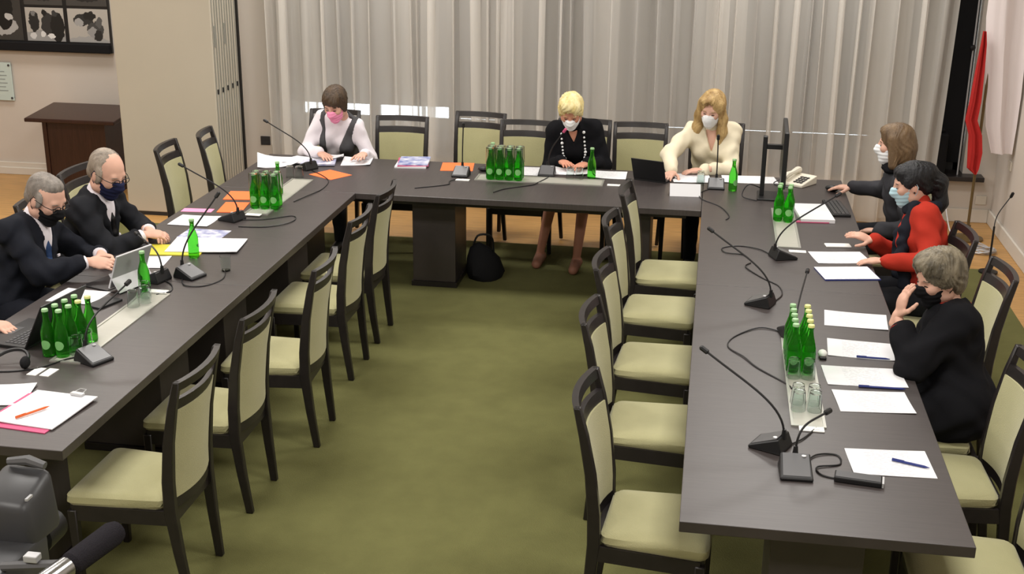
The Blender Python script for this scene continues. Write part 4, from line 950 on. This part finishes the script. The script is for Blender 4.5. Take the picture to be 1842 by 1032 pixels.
# ---- hair, in the head frame
def hair(style):
    f = Field((-0.17,-0.22,-0.42),(0.17,0.16,0.19),0.005); f.jag = 0.0045
    cap = lambda o, k=0.0: f.ell((0,-0.022,0.042),(0.074+o,0.092+o,0.082+o),k=k)
    def face(z=0.02, w_=0.066, y=0.10, rz=0.10): f.ell((0,y,z-0.06),(w_,0.075,rz),k=0.012,op='sub')
    if style == 'short_fringe':
        cap(0.017); f.ell((0,0.035,0.085),(0.062,0.05,0.034),k=0.03); f.ell((0,-0.075,-0.02),(0.062,0.045,0.065),k=0.03)
        for s in (-1,1): f.ell((s*0.076,0.0,0.0),(0.016,0.04,0.06),k=0.02)
        f.ell((-0.03,0.07,0.06),(0.035,0.03,0.03),k=0.02)
        face(0.025,0.06,0.115,0.085)
    elif style == 'crop_volume':
        cap(0.018); f.ell((0,0.02,0.105),(0.07,0.075,0.04),k=0.03); f.ell((0.03,0.05,0.10),(0.04,0.04,0.035),k=0.03); f.ell((-0.04,0.05,0.08),(0.03,0.04,0.035),k=0.03); f.ell((0,-0.08,-0.01),(0.06,0.04,0.06),k=0.03)
        for s in (-1,1): f.ell((s*0.078,0.01,0.02),(0.012,0.035,0.045),k=0.02)
        face(0.035,0.064,0.115,0.095)
    elif style == 'long':
        cap(0.02); f.ell((0,-0.05,-0.02),(0.085,0.07,0.11),k=0.03)
        for s in (-1,1):
            f.cone((s*0.07,0.02,0.06),(s*0.088,0.012,-0.06),0.03,0.034,0.03); f.cone((s*0.088,0.012,-0.06),(s*0.095,0.03,-0.16),0.034,0.036,0.03); f.cone((s*0.095,0.03,-0.16),(s*0.085,0.06,-0.25),0.036,0.016,0.03)
        f.cone((0,-0.08,-0.05),(0,-0.07,-0.2),0.07,0.05,0.03); f.ell((0.025,0.06,0.095),(0.05,0.04,0.03),k=0.03)
        face(0.045,0.057,0.12,0.12); f.ell((0,0.09,-0.16),(0.05,0.07,0.09),k=0.02,op='sub')
    elif style == 'bob':
        cap(0.02); f.ell((0,-0.05,-0.02),(0.09,0.075,0.10),k=0.03); f.cone((0,-0.06,-0.03),(0,-0.06,-0.12),0.085,0.07,0.03)
        for s in (-1,1): f.cone((s*0.075,0.005,0.05),(s*0.082,0.005,-0.12),0.03,0.028,0.03)
        f.ell((0,0.045,0.09),(0.06,0.045,0.035),k=0.03); face(0.045,0.058,0.125,0.12); f.ell((0,0.08,-0.12),(0.06,0.07,0.07),k=0.02,op='sub')
    elif style == 'ponytail':
        cap(0.013); f.ell((0,-0.105,0.06),(0.045,0.04,0.045),k=0.04); f.cone((0,-0.12,0.05),(0,-0.155,-0.02),0.035,0.045,0.03); f.cone((0,-0.155,-0.02),(0,-0.145,-0.14),0.046,0.04,0.03); f.cone((0,-0.145,-0.14),(0,-0.10,-0.24),0.04,0.018,0.03)
        f.ell((0,-0.07,-0.03),(0.058,0.04,0.05),k=0.03)
        f.ell((0,0.05,0.085),(0.055,0.035,0.03),k=0.03)
        for s in (-1,1): f.ell((s*0.072,0.015,0.025),(0.012,0.03,0.03),k=0.02)
        face(0.03,0.062,0.115,0.105)
    elif style == 'layered':
        cap(0.022); f.ell((0,-0.06,-0.02),(0.082,0.065,0.085),k=0.03); f.ell((0,0.03,0.10),(0.075,0.07,0.045),k=0.03)
        for s in (-1,1): f.cone((s*0.072,0.02,0.06),(s*0.078,0.0,0.0),0.028,0.017,0.03)
        f.ell((0,0.06,0.075),(0.06,0.03,0.03),k=0.03); face(0.045,0.062,0.122,0.105)
    elif style == 'mens_short':
        f.ell((0,-0.03,0.036),(0.0765,0.092,0.085),k=0); f.ell((0,-0.07,-0.02),(0.06,0.045,0.06),k=0.02)
        for s in (-1,1): f.ell((s*0.074,0.012,0.01),(0.009,0.025,0.04),k=0.015)
        f.ell((0,0.010,0.082),(0.056,0.05,0.037),k=0.02); face(0.050,0.062,0.133,0.116)
    elif style == 'mens_receding':
        f.ell((0,-0.026,0.038),(0.078,0.091,0.084),k=0); f.ell((0,-0.07,-0.02),(0.06,0.045,0.06),k=0.02)
        for s in (-1,1): f.ell((s*0.074,0.008,0.0),(0.010,0.028,0.045),k=0.015)
        face(0.068,0.066,0.124,0.130)
    X,Y,Z = f.grid()
    th = np.arctan2(X+0*Z, -(Y+0.02)); amp = 0.0010 if 'mens' in style else (0.0016 if style in ('long','bob','ponytail') else 0.0022)
    lump = {'crop_volume': 0.003, 'layered': 0.001}.get(style, 0.0)
    f.F = f.F+(lump*np.sin(X*75+2*np.sin(Z*60))*np.sin(Y*60+Z*70)).astype(np.float32)
    f.F = f.F+(amp*np.sin(th*34+6*np.sin(Z*30)+8*np.sin(th*3))+amp*0.7*np.sin(th*61+9*np.sin(Z*24+th))).astype(np.float32)
    return f.mesh()
def ik(s, w_, l1, l2, pole):
    d = w_-s; D = np.linalg.norm(d)
    if D > (l1+l2)*0.985: q = D/(l1+l2)/0.985; l1 *= q; l2 *= q
    a = (l1*l1-l2*l2+D*D)/(2*D); hh = math.sqrt(max(l1*l1-a*a, 0)); u = d/D; pp = pole-u*(pole@u); pp = nrm(pp)
    return s+u*a+pp*hh
def wrinkle(f, amp, sc=1.0):
    amp = amp*1.5
    X,Y,Z = f.grid()
    f.F = f.F+(amp*(np.sin(31*sc*X+2.2*np.sin(17*sc*Z)+1)*np.sin(27*sc*Z+2*np.sin(21*sc*Y))+0.6*np.sin(53*sc*Z+3*np.sin(19*sc*X+14*sc*Y)))).astype(np.float32)
def person(label, hip, face, head, hyaw, hpitch, hroll, lw, rw, skin, hairstyle, hairm, mask, garments, lhand=None, rhand=None, lpole=None, rpole=None, build=1.0, chest=1.0, feet=None, extras=None, curl=0.35, shoulder=0.148, lcurl=None, eyes=True, hscale=1.0):
    a = math.radians(face); f = V(math.cos(a), math.sin(a), 0); up = V(0,0,1); r = np.cross(f, up)
    hip = V(hip[0],hip[1],0.57); hc = V(*head)
    ya = math.radians(hyaw); hf = f*math.cos(ya)-r*math.sin(ya); hr = np.cross(hf, up); pa = math.radians(hpitch)
    hf2 = hf*math.cos(pa)-up*math.sin(pa); hu = np.cross(hr, hf2); ra = math.radians(hroll); hr2 = hr*math.cos(ra)+hu*math.sin(ra); hu = np.cross(hr2, hf2); hr = hr2; hf = hf2
    HM = np.stack([hr, hf, hu])                                  # rows: local axes in world
    tow = lambda v: (np.asarray(v)*hscale)@HM+hc; hs = 1.0
    sb = hc-hu*0.075*hscale-hf*0.03
    c7 = sb+nrm(hip-sb)*0.075-f*0.015
    s = nrm(c7-hip); ft = nrm(f-s*(f@s)); rt = np.cross(ft, s); L_ = np.linalg.norm(c7-hip)
    A = np.stack([rt, ft, s])
    sh = {}; el = {}; wr = {}
    for sd, sg, tgt, pole in (('L',-1,lw,lpole),('R',1,rw,rpole)):
        sh[sd] = c7-s*0.065+rt*sg*shoulder*build+ft*0.005; wr[sd] = V(*tgt)
        el[sd] = ik(sh[sd], wr[sd], 0.285, 0.25, V(*pole) if pole is not None else (rt*sg*0.7-up*1.0-f*0.35))
    knee = {}; ank = {}; hj = {}
    for sd, sg in (('L',-1),('R',1)):
        hj[sd] = hip+r*sg*0.09-up*0.01
        if feet and sd in feet: ank[sd] = V(*feet[sd]); knee[sd] = ik(hj[sd], ank[sd], 0.43, 0.42, f*0.8+up)
        else: knee[sd] = hj[sd]+f*0.42+r*sg*0.03-up*0.02; ank[sd] = V(knee[sd][0]-f[0]*0.04, knee[sd][1]-f[1]*0.04, 0.085)
    allp = np.array(list(sh.values())+list(el.values())+list(wr.values())+list(knee.values())+list(ank.values())+[hip,c7,hc])
    lo = allp.min(0)-0.24; hi = allp.max(0)+0.24; lo[2] = 0.0
    base = V(hip[0],hip[1],0.0)
    root = thing('person', label, 'person', (float(hip[0]),float(hip[1]),0.012)); off = base+V(0,0,0.012)
    def torso(F, o, k=0.04, long=True):
        b_ = build
        F.ell(hip+s*0.03,(0.165*b_+o,0.125*b_+o,0.14+o),A,k=k); F.ell(hip+s*L_*0.42+ft*0.012,(0.142*b_+o,0.112*b_+o,0.17+o),A,k=k)
        F.ell(hip+s*L_*0.70+ft*0.008,(0.160*b_+o,0.112*b_*chest+o,0.165+o),A,k=k)
        F.cone(sh['L']+rt*0.02,sh['R']-rt*0.02,0.060*b_+o,0.060*b_+o,k); F.cone(c7-s*0.03,sh['L']+rt*0.03+s*0.005,0.055+o,0.045+o,k); F.cone(c7-s*0.03,sh['R']-rt*0.03+s*0.005,0.055+o,0.045+o,k)
        if chest > 1.04:
            for sg in (-1,1): F.ell(hip+s*L_*0.66+ft*0.095*b_+rt*sg*0.072,(0.062+o,0.052+o,0.06+o),A,k=k)
    def arms(F, o, frac=1.0, k=0.025, loose=1.0):
        for sd in 'LR':
            F.cone(sh[sd],el[sd],0.049*build*loose+o,0.041*build*loose+o,k+0.02)
            if frac > 0:
                e = el[sd]+(wr[sd]-el[sd])*frac; r2 = 0.041*build*loose+(0.029-0.041*build*loose)*frac; F.cone(el[sd],e,0.041*build*loose+o,r2+o+0.004*(loose>1),k)
    def legs(F, o, k=0.03, shin=True):
        for sd in 'LR':
            F.cone(hj[sd],knee[sd],0.085+o,0.060+o,k)
            if shin: F.cone(knee[sd],ank[sd],0.056+o,0.038+o,k)
    # skin: one continuous body
    B = Field(lo, hi, 0.010)
    B.cone(sb,c7-s*0.05,0.050,0.058,0.02); torso(B,-0.012); arms(B,-0.006); legs(B,-0.008)
    for sd in 'LR':
        tip = ank[sd]+f*0.15; tip[2] = 0.035; B.cone(V(ank[sd][0],ank[sd][1],0.045),tip,0.038,0.03,0.03)
    parts = []; v, q = B.mesh(); parts.append((v-off, q, 0)); hv, hq = HEAD; parts.append((tow(hv)-off, hq, 0))
    for sd, hd in (('L',lhand),('R',rhand)):
        d = nrm(wr[sd]-el[sd]); palm = V(0,0,-1.0)
        if hd is not None: d = nrm(V(*hd[0])); palm = V(*hd[1])
        else: d = nrm(V(d[0],d[1],d[2]*0.35-0.12))
        z = -(palm-d*(palm@d)); z = nrm(z); x = np.cross(d, z)
        hv, hq = HANDS[(lcurl if (lcurl and sd == 'L') else curl)]
        hv = hv.copy(); hq = hq.copy()
        if sd == 'R': hv[:,0] *= -1; hq = hq[:, ::-1]
        parts.append((hv@np.stack([x,d,z])*0.95+wr[sd]-off, hq, 0))
    body = link(bpy.data.objects.new('body', npmesh('body', parts, [skin])), root)
    def add(name, vq, mm, par=None):
        return link(bpy.data.objects.new(name, npmesh(name, [(vq[0]-off, vq[1], 0)], [mm])), par or body)
    # eyes
    if eyes:
        for sg in (-1,1):
            m_ = MB(); m_.tube([tow(hs*V(sg*0.031+u*0.013,0.0865-0.006*abs(u)**2-sg*u*0.003,0.0025-0.003*abs(u)))-off for u in (-1,-0.5,0,0.5,1)],[0.001,0.0028,0.0034,0.0028,0.001],6); m_.obj('eye','iris',body,True)
            m_ = MB(); m_.tube([tow(hs*V(sg*0.033+u*0.016,0.0850-0.004*abs(u)-sg*u*0.005,0.0275-0.003*u*u))-off for u in (-1,-0.4,0.3,1)],[0.0015,0.0035,0.0032,0.0015],6); m_.obj('eyebrow',hairm,body,True)
    add('hair', (lambda t: (tow(t[0]), t[1]))(hair(hairstyle)), hairm)
    if mask:
        mv, mq = MASKS[mask[1]]; mk = add('face_mask', (tow(mv), mq), mask[0])
        for sg in (-1,1):
            st_ = MB(); st_.tube([tow(V(sg*0.062,0.035,-0.03))-off, tow(V(sg*0.078,0.01,0.012))-off, tow(V(sg*0.083,-0.016,0.022))-off, tow(V(sg*0.084,-0.026,-0.005))-off, tow(V(sg*0.078,-0.012,-0.04))-off, tow(V(sg*0.058,0.03,-0.085))-off], 0.0022, 5)
            st_.obj('ear_loop', mask[0], mk)
    env = dict(locals())
    for g in garments:
        F = Field(lo, hi, 0.009); o = g.get('off',0.012); X,Y,Z = F.grid()
        P = g['parts']
        if 'torso' in P: torso(F,o)
        if 'arms' in P: arms(F,o,g.get('sleeve',1.0),loose=g.get('loose',1.05))
        if 'legs' in P: F.ell(hip+s*0.02,(0.168*build+o,0.13*build+o,0.12+o),A,k=0.04); legs(F,o,shin=g.get('shin',True))
        if 'skirt' in P: F.cone(hj['L'],hj['L']+(knee['L']-hj['L'])*0.95,0.10+o,0.08+o,0.06); F.cone(hj['R'],hj['R']+(knee['R']-hj['R'])*0.95,0.10+o,0.08+o,0.06); F.ell(hip+s*0.02,(0.18*build+o,0.15*build+o,0.14+o),A,k=0.06)
        if g.get('wr',0.002): wrinkle(F, g.get('wr',0.002))
        U = (X-c7[0])*rt[0]+(Y-c7[1])*rt[1]+(Z-c7[2])*rt[2]; W = (X-c7[0])*s[0]+(Y-c7[1])*s[1]+(Z-c7[2])*s[2]; Q = (X-c7[0])*ft[0]+(Y-c7[1])*ft[1]+(Z-c7[2])*ft[2]
        if g.get('hole',0.062): F.cone(c7-s*0.02+ft*0.01,sb+s*0.08,g.get('hole',0.062),g.get('hole',0.062)+0.01,0.008,'sub')
        if 'vneck' in g:
            w0, slope = g['vneck']; F.F = np.maximum(F.F, -np.maximum(np.abs(U)-(W-w0)*slope, -Q).astype(np.float32))
        if 'open' in g: F.F = np.maximum(F.F, -np.maximum(np.abs(U)-g['open']-np.maximum(W+0.18,0)*0.25, -Q).astype(np.float32))
        if 'hem' in g: F.F = np.maximum(F.F, (g['hem']*L_-(W+L_)).astype(np.float32))
        if 'armhole' in g:
            for sd in 'LR': F.cone(sh[sd]+(rt if sd == 'R' else -rt)*0.035, el[sd], g['armhole'], g['armhole'], 0.01, 'sub')
        if 'collar' in P: F.cone(c7-s*0.035+ft*0.005, c7+(sb-c7)*0.45+ft*0.004, 0.066, 0.061, 0.01)
        if g.get('extra'): g['extra'](F, dict(hip=hip,c7=c7,s=s,ft=ft,rt=rt,sh=sh,el=el,wr=wr,L=L_,A=A,sb=sb))
        v, q = F.mesh()
        if len(q): add(g['name'], (v,q), g['mat'])
    ctx = dict(hip=hip,c7=c7,s=s,ft=ft,rt=rt,sh=sh,el=el,wr=wr,L=L_,A=A,sb=sb,tow=tow,off=off,body=body,add=add,f=f,r=r,lo=lo,hi=hi,knee=knee,ank=ank)
    if extras: extras(ctx)
    return root
def shoes(c, mm='black'):
    for sd in 'LR':
        k = c['ank'][sd]; F = Field(k-V(0.25,0.25,0.09), k+V(0.25,0.25,0.1), 0.009); tip = k+c['f']*0.16; tip[2] = 0.045
        F.cone(V(k[0],k[1],0.055)-c['f']*0.03, tip, 0.044,0.036,0.03); X,Y,Z = F.grid(); F.F = np.maximum(F.F,(0.014-Z+0*X+0*Y).astype(np.float32))
        c['add']('shoe', F.mesh(), mm)
def glasses(c, mm='black', z=0.006):
    tw = lambda *p: c['tow'](V(*p))-c['off']
    g = MB()
    for sg in (-1,1): g.tube([tw(sg*0.033+0.025*math.cos(a),0.100-0.05*abs(0.033+0.025*sg*math.cos(a)*sg)*0.3,z+0.017*math.sin(a)) for a in [2*PI*i/16 for i in range(16)]],0.0024,5,True)
    g.tube([tw(-0.008,0.100,z+0.004),tw(0.008,0.100,z+0.004)],0.002,5); o = g.obj('glasses',mm,c['body'])
    for sg in (-1,1): MB().tube([tw(sg*0.058,0.098,z+0.004),tw(sg*0.078,0.06,z+0.005),tw(sg*0.083,0.0,z+0.006),tw(sg*0.082,-0.02,z-0.012)],0.0023,5).obj('temple_arm',mm,o)
def cuff(c, sd, mm='whiteshirt', r=0.038):
    d = nrm(c['wr'][sd]-c['el'][sd]); w_ = c['wr'][sd]-c['off']
    MB().tube([w_-d*0.075, w_-d*0.012, w_-d*0.008],[r+0.004,r,r-0.006],16).obj('shirt_cuff',mm,c['body'],True)
def watch(c, sd, mm='silver'):
    d = nrm(c['wr'][sd]-c['el'][sd]); w_ = c['wr'][sd]-c['off']-d*0.02; x = nrm(np.cross(d,V(0,0,1))); y = np.cross(x,d)
    MB().tube([w_+x*0.031*math.cos(t)+y*0.031*math.sin(t) for t in [2*PI*i/14 for i in range(14)]],0.006,5,True).obj('wristwatch',mm,c['body'],True)
def tie(c, mm):
    F = Field(c['lo'],c['hi'],0.006); s,ft,c7,rt = c['s'],c['ft'],c['c7'],c['rt']; A = c['A']
    F.ell(c7-s*0.055+ft*0.085,(0.022,0.016,0.022),A,k=0)
    q=[c7-s*0.06+ft*0.09,c7-s*0.12+ft*0.130,c7-s*0.20+ft*0.158,c7-s*0.29+ft*0.156]
    for i_ in range(3): F.cone(q[i_],q[i_+1],0.014+0.004*i_,0.018+0.004*i_,0.01); c['add']('tie', F.mesh(), mm)
def lapels(F, c):
    c7,s,ft,rt = c['c7'],c['s'],c['ft'],c['rt']
    for sg in (-1,1):
        q=[c7+s*0.005+rt*sg*0.072-ft*0.02,c7-s*0.05+rt*sg*0.082+ft*0.075,c7-s*0.13+rt*sg*0.068+ft*0.135,c7-s*0.22+rt*sg*0.035+ft*0.158,c7-s*0.29+rt*sg*0.008+ft*0.160]
        for a_,b_ in zip(q,q[1:]): F.cone(a_,b_,0.017,0.017,0.012)
    F.cone(c7+s*0.005+rt*0.072-ft*0.02,c7+s*0.015-ft*0.055,0.018,0.018,0.012); F.cone(c7+s*0.005-rt*0.072-ft*0.02,c7+s*0.015-ft*0.055,0.018,0.018,0.012)
def suit_set(coat='suit'):
    return [dict(name='dress_shirt',parts=['torso','collar'],mat='whiteshirt',off=0.004,hole=0,wr=0.001),
            dict(name='suit_jacket',parts=['torso','arms'],mat=coat,off=0.015,sleeve=0.74,loose=1.12,vneck=(-0.29,0.24),hole=0.068,wr=0.005,extra=lapels),
            dict(name='trousers',parts=['legs'],mat=coat,off=0.010,hole=0)]
# ---- 1 woman in pink mask
def x1(c): shoes(c)
person('woman with short brown hair, pink mask and grey vest at the far left', (-2.90,5.60), 268, (-2.80,5.22,1.155), -8, 28, 0, (-2.56,5.14,0.80), (-2.90,5.10,0.80),
   'skin','short_fringe','hair_brown',('pinkmask','flat'),
   [dict(name='blouse',parts=['torso','arms','collar'],mat='whiteshirt',off=0.008,sleeve=0.95,loose=1.2,hole=0,wr=0.003),
    dict(name='vest',parts=['torso'],mat='greyvest',off=0.020,open=0.056,hole=0.07,armhole=0.075,hem=0.0),
    dict(name='trousers',parts=['legs'],mat='charcoal',off=0.008,hole=0)], lpole=(0.35,0.3,-1), rpole=(-0.8,0.3,-0.7), build=0.93, chest=1.05, extras=x1)
# ---- 2 blond woman in black with bead necklace
def x2(c):
    shoes(c,'leg_tan'); s,ft,c7,rt = c['s'],c['ft'],c['c7'],c['rt']; pts=[]
    for i in range(33):
        t=-1+2*i/32; pts.append(c7-s*(0.02+0.235*(1-abs(t)**2.2))+rt*0.085*np.sign(t)*min(1,abs(t)*1.5)**0.8+ft*(0.092+0.098*min(1.0,(1-abs(t))*2.0)**0.7))
    b=MB()
    for i,p in enumerate(pts): b.sphere(tuple(p-c['off']),0.0085 if i%5 else 0.012,7,5)
    b.obj('bead_necklace','whitemask',c['body'],True)['kind'] = 'stuff'; cuff(c,'L','whitemask',0.034)
person('woman with short platinum hair, black jacket and long bead necklace', (-0.93,5.62), 268, (-1.0,5.25,1.165), 4, 34, 0, (-0.86,5.17,0.80), (-1.06,5.20,0.80),
   'skin_tan','crop_volume','hair_platinum',('whitemask','flat'),
   [dict(name='jacket',parts=['torso','arms','collar'],mat='blackcloth',off=0.014,sleeve=0.93,loose=1.2,vneck=(-0.10,0.5),hole=0),
    dict(name='skirt',parts=['skirt'],mat='blackcloth',off=0.008,hole=0)], lpole=(0.45,0.4,-1), rpole=(-0.35,0.5,-1), chest=1.06, build=0.98, feet={'R':(-1.20,5.16,0.085),'L':(-0.91,5.06,0.085)}, extras=x2)
# ---- 3 blond woman in cream blouse
def x3(c): shoes(c); watch(c,'L','black')
person('woman with long blond hair, white mask and cream blouse', (0.06,5.62), 268, (0.03,5.38,1.20), -14, 20, 6, (0.00,5.17,0.79), (-0.23,5.06,0.79),
   'skin','long','hair_blond',('whitemask','cup'),
   [dict(name='blouse',parts=['torso','arms','collar'],mat='creamblouse',off=0.010,sleeve=0.93,loose=1.25,vneck=(-0.17,0.3),hole=0.058,wr=0.004),
    dict(name='trousers',parts=['legs'],mat='suit',off=0.008,hole=0)], lhand=((-1,-0.15,-0.1),(0,0,-1)), rhand=((-0.25,-1,-0.1),(0,0,-1)), lpole=(1,0.5,-0.8), rpole=(-1,0.5,-0.1), chest=1.06, build=0.98, extras=x3)
# ---- 4 woman in dark jacket at the monitor
def x4(c):
    shoes(c); F=Field(c['lo'],c['hi'],0.009); s,ft,c7,rt=c['s'],c['ft'],c['c7'],c['rt']
    for i in range(12):
        a=2*PI*i/12; b_=2*PI*(i+1)/12; F.cone(c7+s*0.02+rt*0.07*math.cos(a)+ft*(0.02+0.075*math.sin(a)),c7+s*0.02+rt*0.07*math.cos(b_)+ft*(0.02+0.075*math.sin(b_)),0.032,0.032,0.02)
    wrinkle(F,0.004,1.6); c['add']('scarf',F.mesh(),'blackcloth')
person('woman with brown bob, white mask and dark jacket using the mouse', (1.36,4.42), 180, (1.20,4.32,1.21), -8, 4, 0, (1.14,4.22,0.66), (1.02,4.80,0.80),
   'skin','bob','hair_midbrown',('whitemask','wide'),
   [dict(name='jacket',parts=['torso','arms','collar'],mat='charcoal',off=0.014,sleeve=0.95,loose=1.2,hole=0,wr=0.004),
    dict(name='trousers',parts=['legs'],mat='suit',off=0.008,hole=0)], lhand=None, rhand=((-1,0.25,-0.1),(0,0,-1)), rpole=(0.2,0.8,-1), lpole=(0.3,-0.5,-1), build=0.98, extras=x4)
# ---- 5 woman in red
def x5(c):
    shoes(c); watch(c,'L','silver'); F=Field(c['lo'],c['hi'],0.009); s,ft,c7,rt=c['s'],c['ft'],c['c7'],c['rt']
    for i in range(12):
        a=2*PI*i/12; b_=2*PI*(i+1)/12; F.cone(c7+s*0.0+rt*0.085*math.cos(a)+ft*(0.0+0.08*math.sin(a)),c7+s*0.0+rt*0.085*math.cos(b_)+ft*(0.0+0.08*math.sin(b_)),0.03,0.03,0.02)
    for sg in (-1,1):
        g_=0.075 if sg > 0 else 0.115; q=[c7+s*0.0+rt*sg*0.07+ft*0.05,c7-s*0.13+rt*sg*g_+ft*0.125,c7-s*0.28+rt*sg*g_+ft*0.155,c7-s*0.44+rt*sg*g_+ft*0.15]
        for p0,p1 in zip(q,q[1:]): F.cone(p0,p1,0.034,0.036,0.02)
    wrinkle(F,0.004,1.5); c['add']('scarf',F.mesh(),'navyblack')
    for sg in (-1,1): MB().sphere(tuple(c['tow'](V(sg*0.086,0.0,-0.03))-c['off']),0.006,6,5).obj('earring','iris',c['body'],True)
person('woman with black ponytail, pale blue mask, red top and black scarf', (1.33,3.22), 178, (1.19,3.43,1.165), 4, 14, 0, (1.05,3.12,0.79), (1.02,3.50,0.80),
   'skin','ponytail','hair_black',('bluemask','wide'),
   [dict(name='red_top',parts=['torso','arms','collar'],mat='redknit',off=0.012,sleeve=0.94,loose=1.15,hole=0,wr=0.004),
    dict(name='trousers',parts=['legs'],mat='suit',off=0.008,hole=0)], lhand=((-1,0.25,-0.15),(0,0,-1)), rhand=((-1,0.05,0.25),(0,0.2,-1)), rpole=(0.3,0.6,-1), lpole=(0.5,-0.7,-0.8), chest=1.05, extras=x5)
# ---- 6 woman in black dress, cheek on hand
def x6(c):
    shoes(c); d=nrm(c['wr']['L']-c['el']['L']); w_=c['wr']['L']-c['off']
    MB().tube([w_-d*0.115,w_-d*0.055,w_-d*0.05],[0.052,0.048,0.036],16).obj('red_cuff','redknit',c['body'],True)
    s,ft,c7,rt=c['s'],c['ft'],c['c7'],c['rt']; q=[c7-c['off']+s*0.012+rt*0.072*math.cos(t)+ft*(0.0+0.078*math.sin(t)) for t in [2*PI*i/20 for i in range(20)]]
    MB().tube(q,0.010,6,True).obj('red_neckline','redknit',c['body'],True)
person('woman in black dress with black mask resting her cheek on her hand', (1.21,1.60), 182, (1.09,1.76,1.13), 20, 17, 2, (0.915,1.68,0.965), (1.07,1.82,0.63),
   'skin','layered','hair_greybrown',('blackmask','flat'),
   [dict(name='black_dress',parts=['torso','arms','skirt'],mat='blackcloth',off=0.016,sleeve=0.66,loose=1.35,hole=0.068,wr=0.004)],
   lhand=((0.24,0.08,1),(0.9,0.2,0)), lpole=(-0.6,-0.55,-1), rpole=(0,1,-0.6), chest=1.06, build=1.04, lcurl=0.35, extras=x6)
# ---- 7 man with navy mask
def x7(c):
    shoes(c); glasses(c); tie(c,'black'); cuff(c,'R'); cuff(c,'L')
    p=c['c7']-c['off']-c['s']*0.24+c['ft']*0.155-c['rt']*0.1; MB().sphere(tuple(p),0.012,8,6).obj('lapel_badge','whiteshirt',c['body'],True)
person('balding man in dark suit with glasses and navy mask, hands folded', (-3.67,2.78), 2, (-3.43,2.77,1.165), -22, 26, 0, (-3.23,2.83,0.81), (-3.22,2.74,0.81),
   'skin','mens_receding','hair_greylight',('navymask','wide'), suit_set('suit'), lhand=((0.9,-0.5,-0.05),(0.2,-0.3,-1)), rhand=((0.95,0.45,-0.05),(0,0.3,-1)), lpole=(-0.2,1,-0.7), rpole=(-0.2,-1,-0.7), build=1.08, curl=0.9, shoulder=0.165, hscale=1.12, extras=x7)
# ---- 8 man with blue tie
def x8(c):
    shoes(c); glasses(c); tie(c,'bluetie'); cuff(c,'R'); cuff(c,'L')
    p=c['c7']-c['off']-c['s']*0.16+c['ft']*0.15-c['rt']*0.10; MB().box(-0.004,0.004,-0.012,0.012,-0.006,0.006).obj('lapel_pin','whiteshirt',c['body'],loc=tuple(p))
person('grey haired man in dark suit with blue tie reading the tablet', (-3.72,2.08), 0, (-3.50,2.20,1.155), -14, 30, 0, (-3.30,2.36,0.80), (-3.24,2.10,0.84),
   'skin','mens_short','hair_grey',('blackmask','flat'), suit_set('suit2'), rhand=((1,0.2,-0.1),(0,0.6,-1)), lpole=(-0.2,1,-0.7), rpole=(-0.1,-1,-0.8), build=1.08, shoulder=0.165, hscale=1.08, extras=x8)
# ---- 9 person mostly out of frame
def x9(c): shoes(c)
person('person in a blue shirt, only an arm in frame at the left edge', (-3.80,1.14), 0, (-3.66,1.16,1.22), 0, 18, 0, (-3.32,1.28,0.79), (-3.36,1.02,0.79),
   'skin','mens_short','hair_brown',None,
   [dict(name='blue_shirt',parts=['torso','arms','collar'],mat='blueshirt',off=0.010,sleeve=0.8,loose=1.2,hole=0,wr=0.003), dict(name='trousers',parts=['legs'],mat='suit',off=0.008,hole=0)], build=1.08, extras=x9)
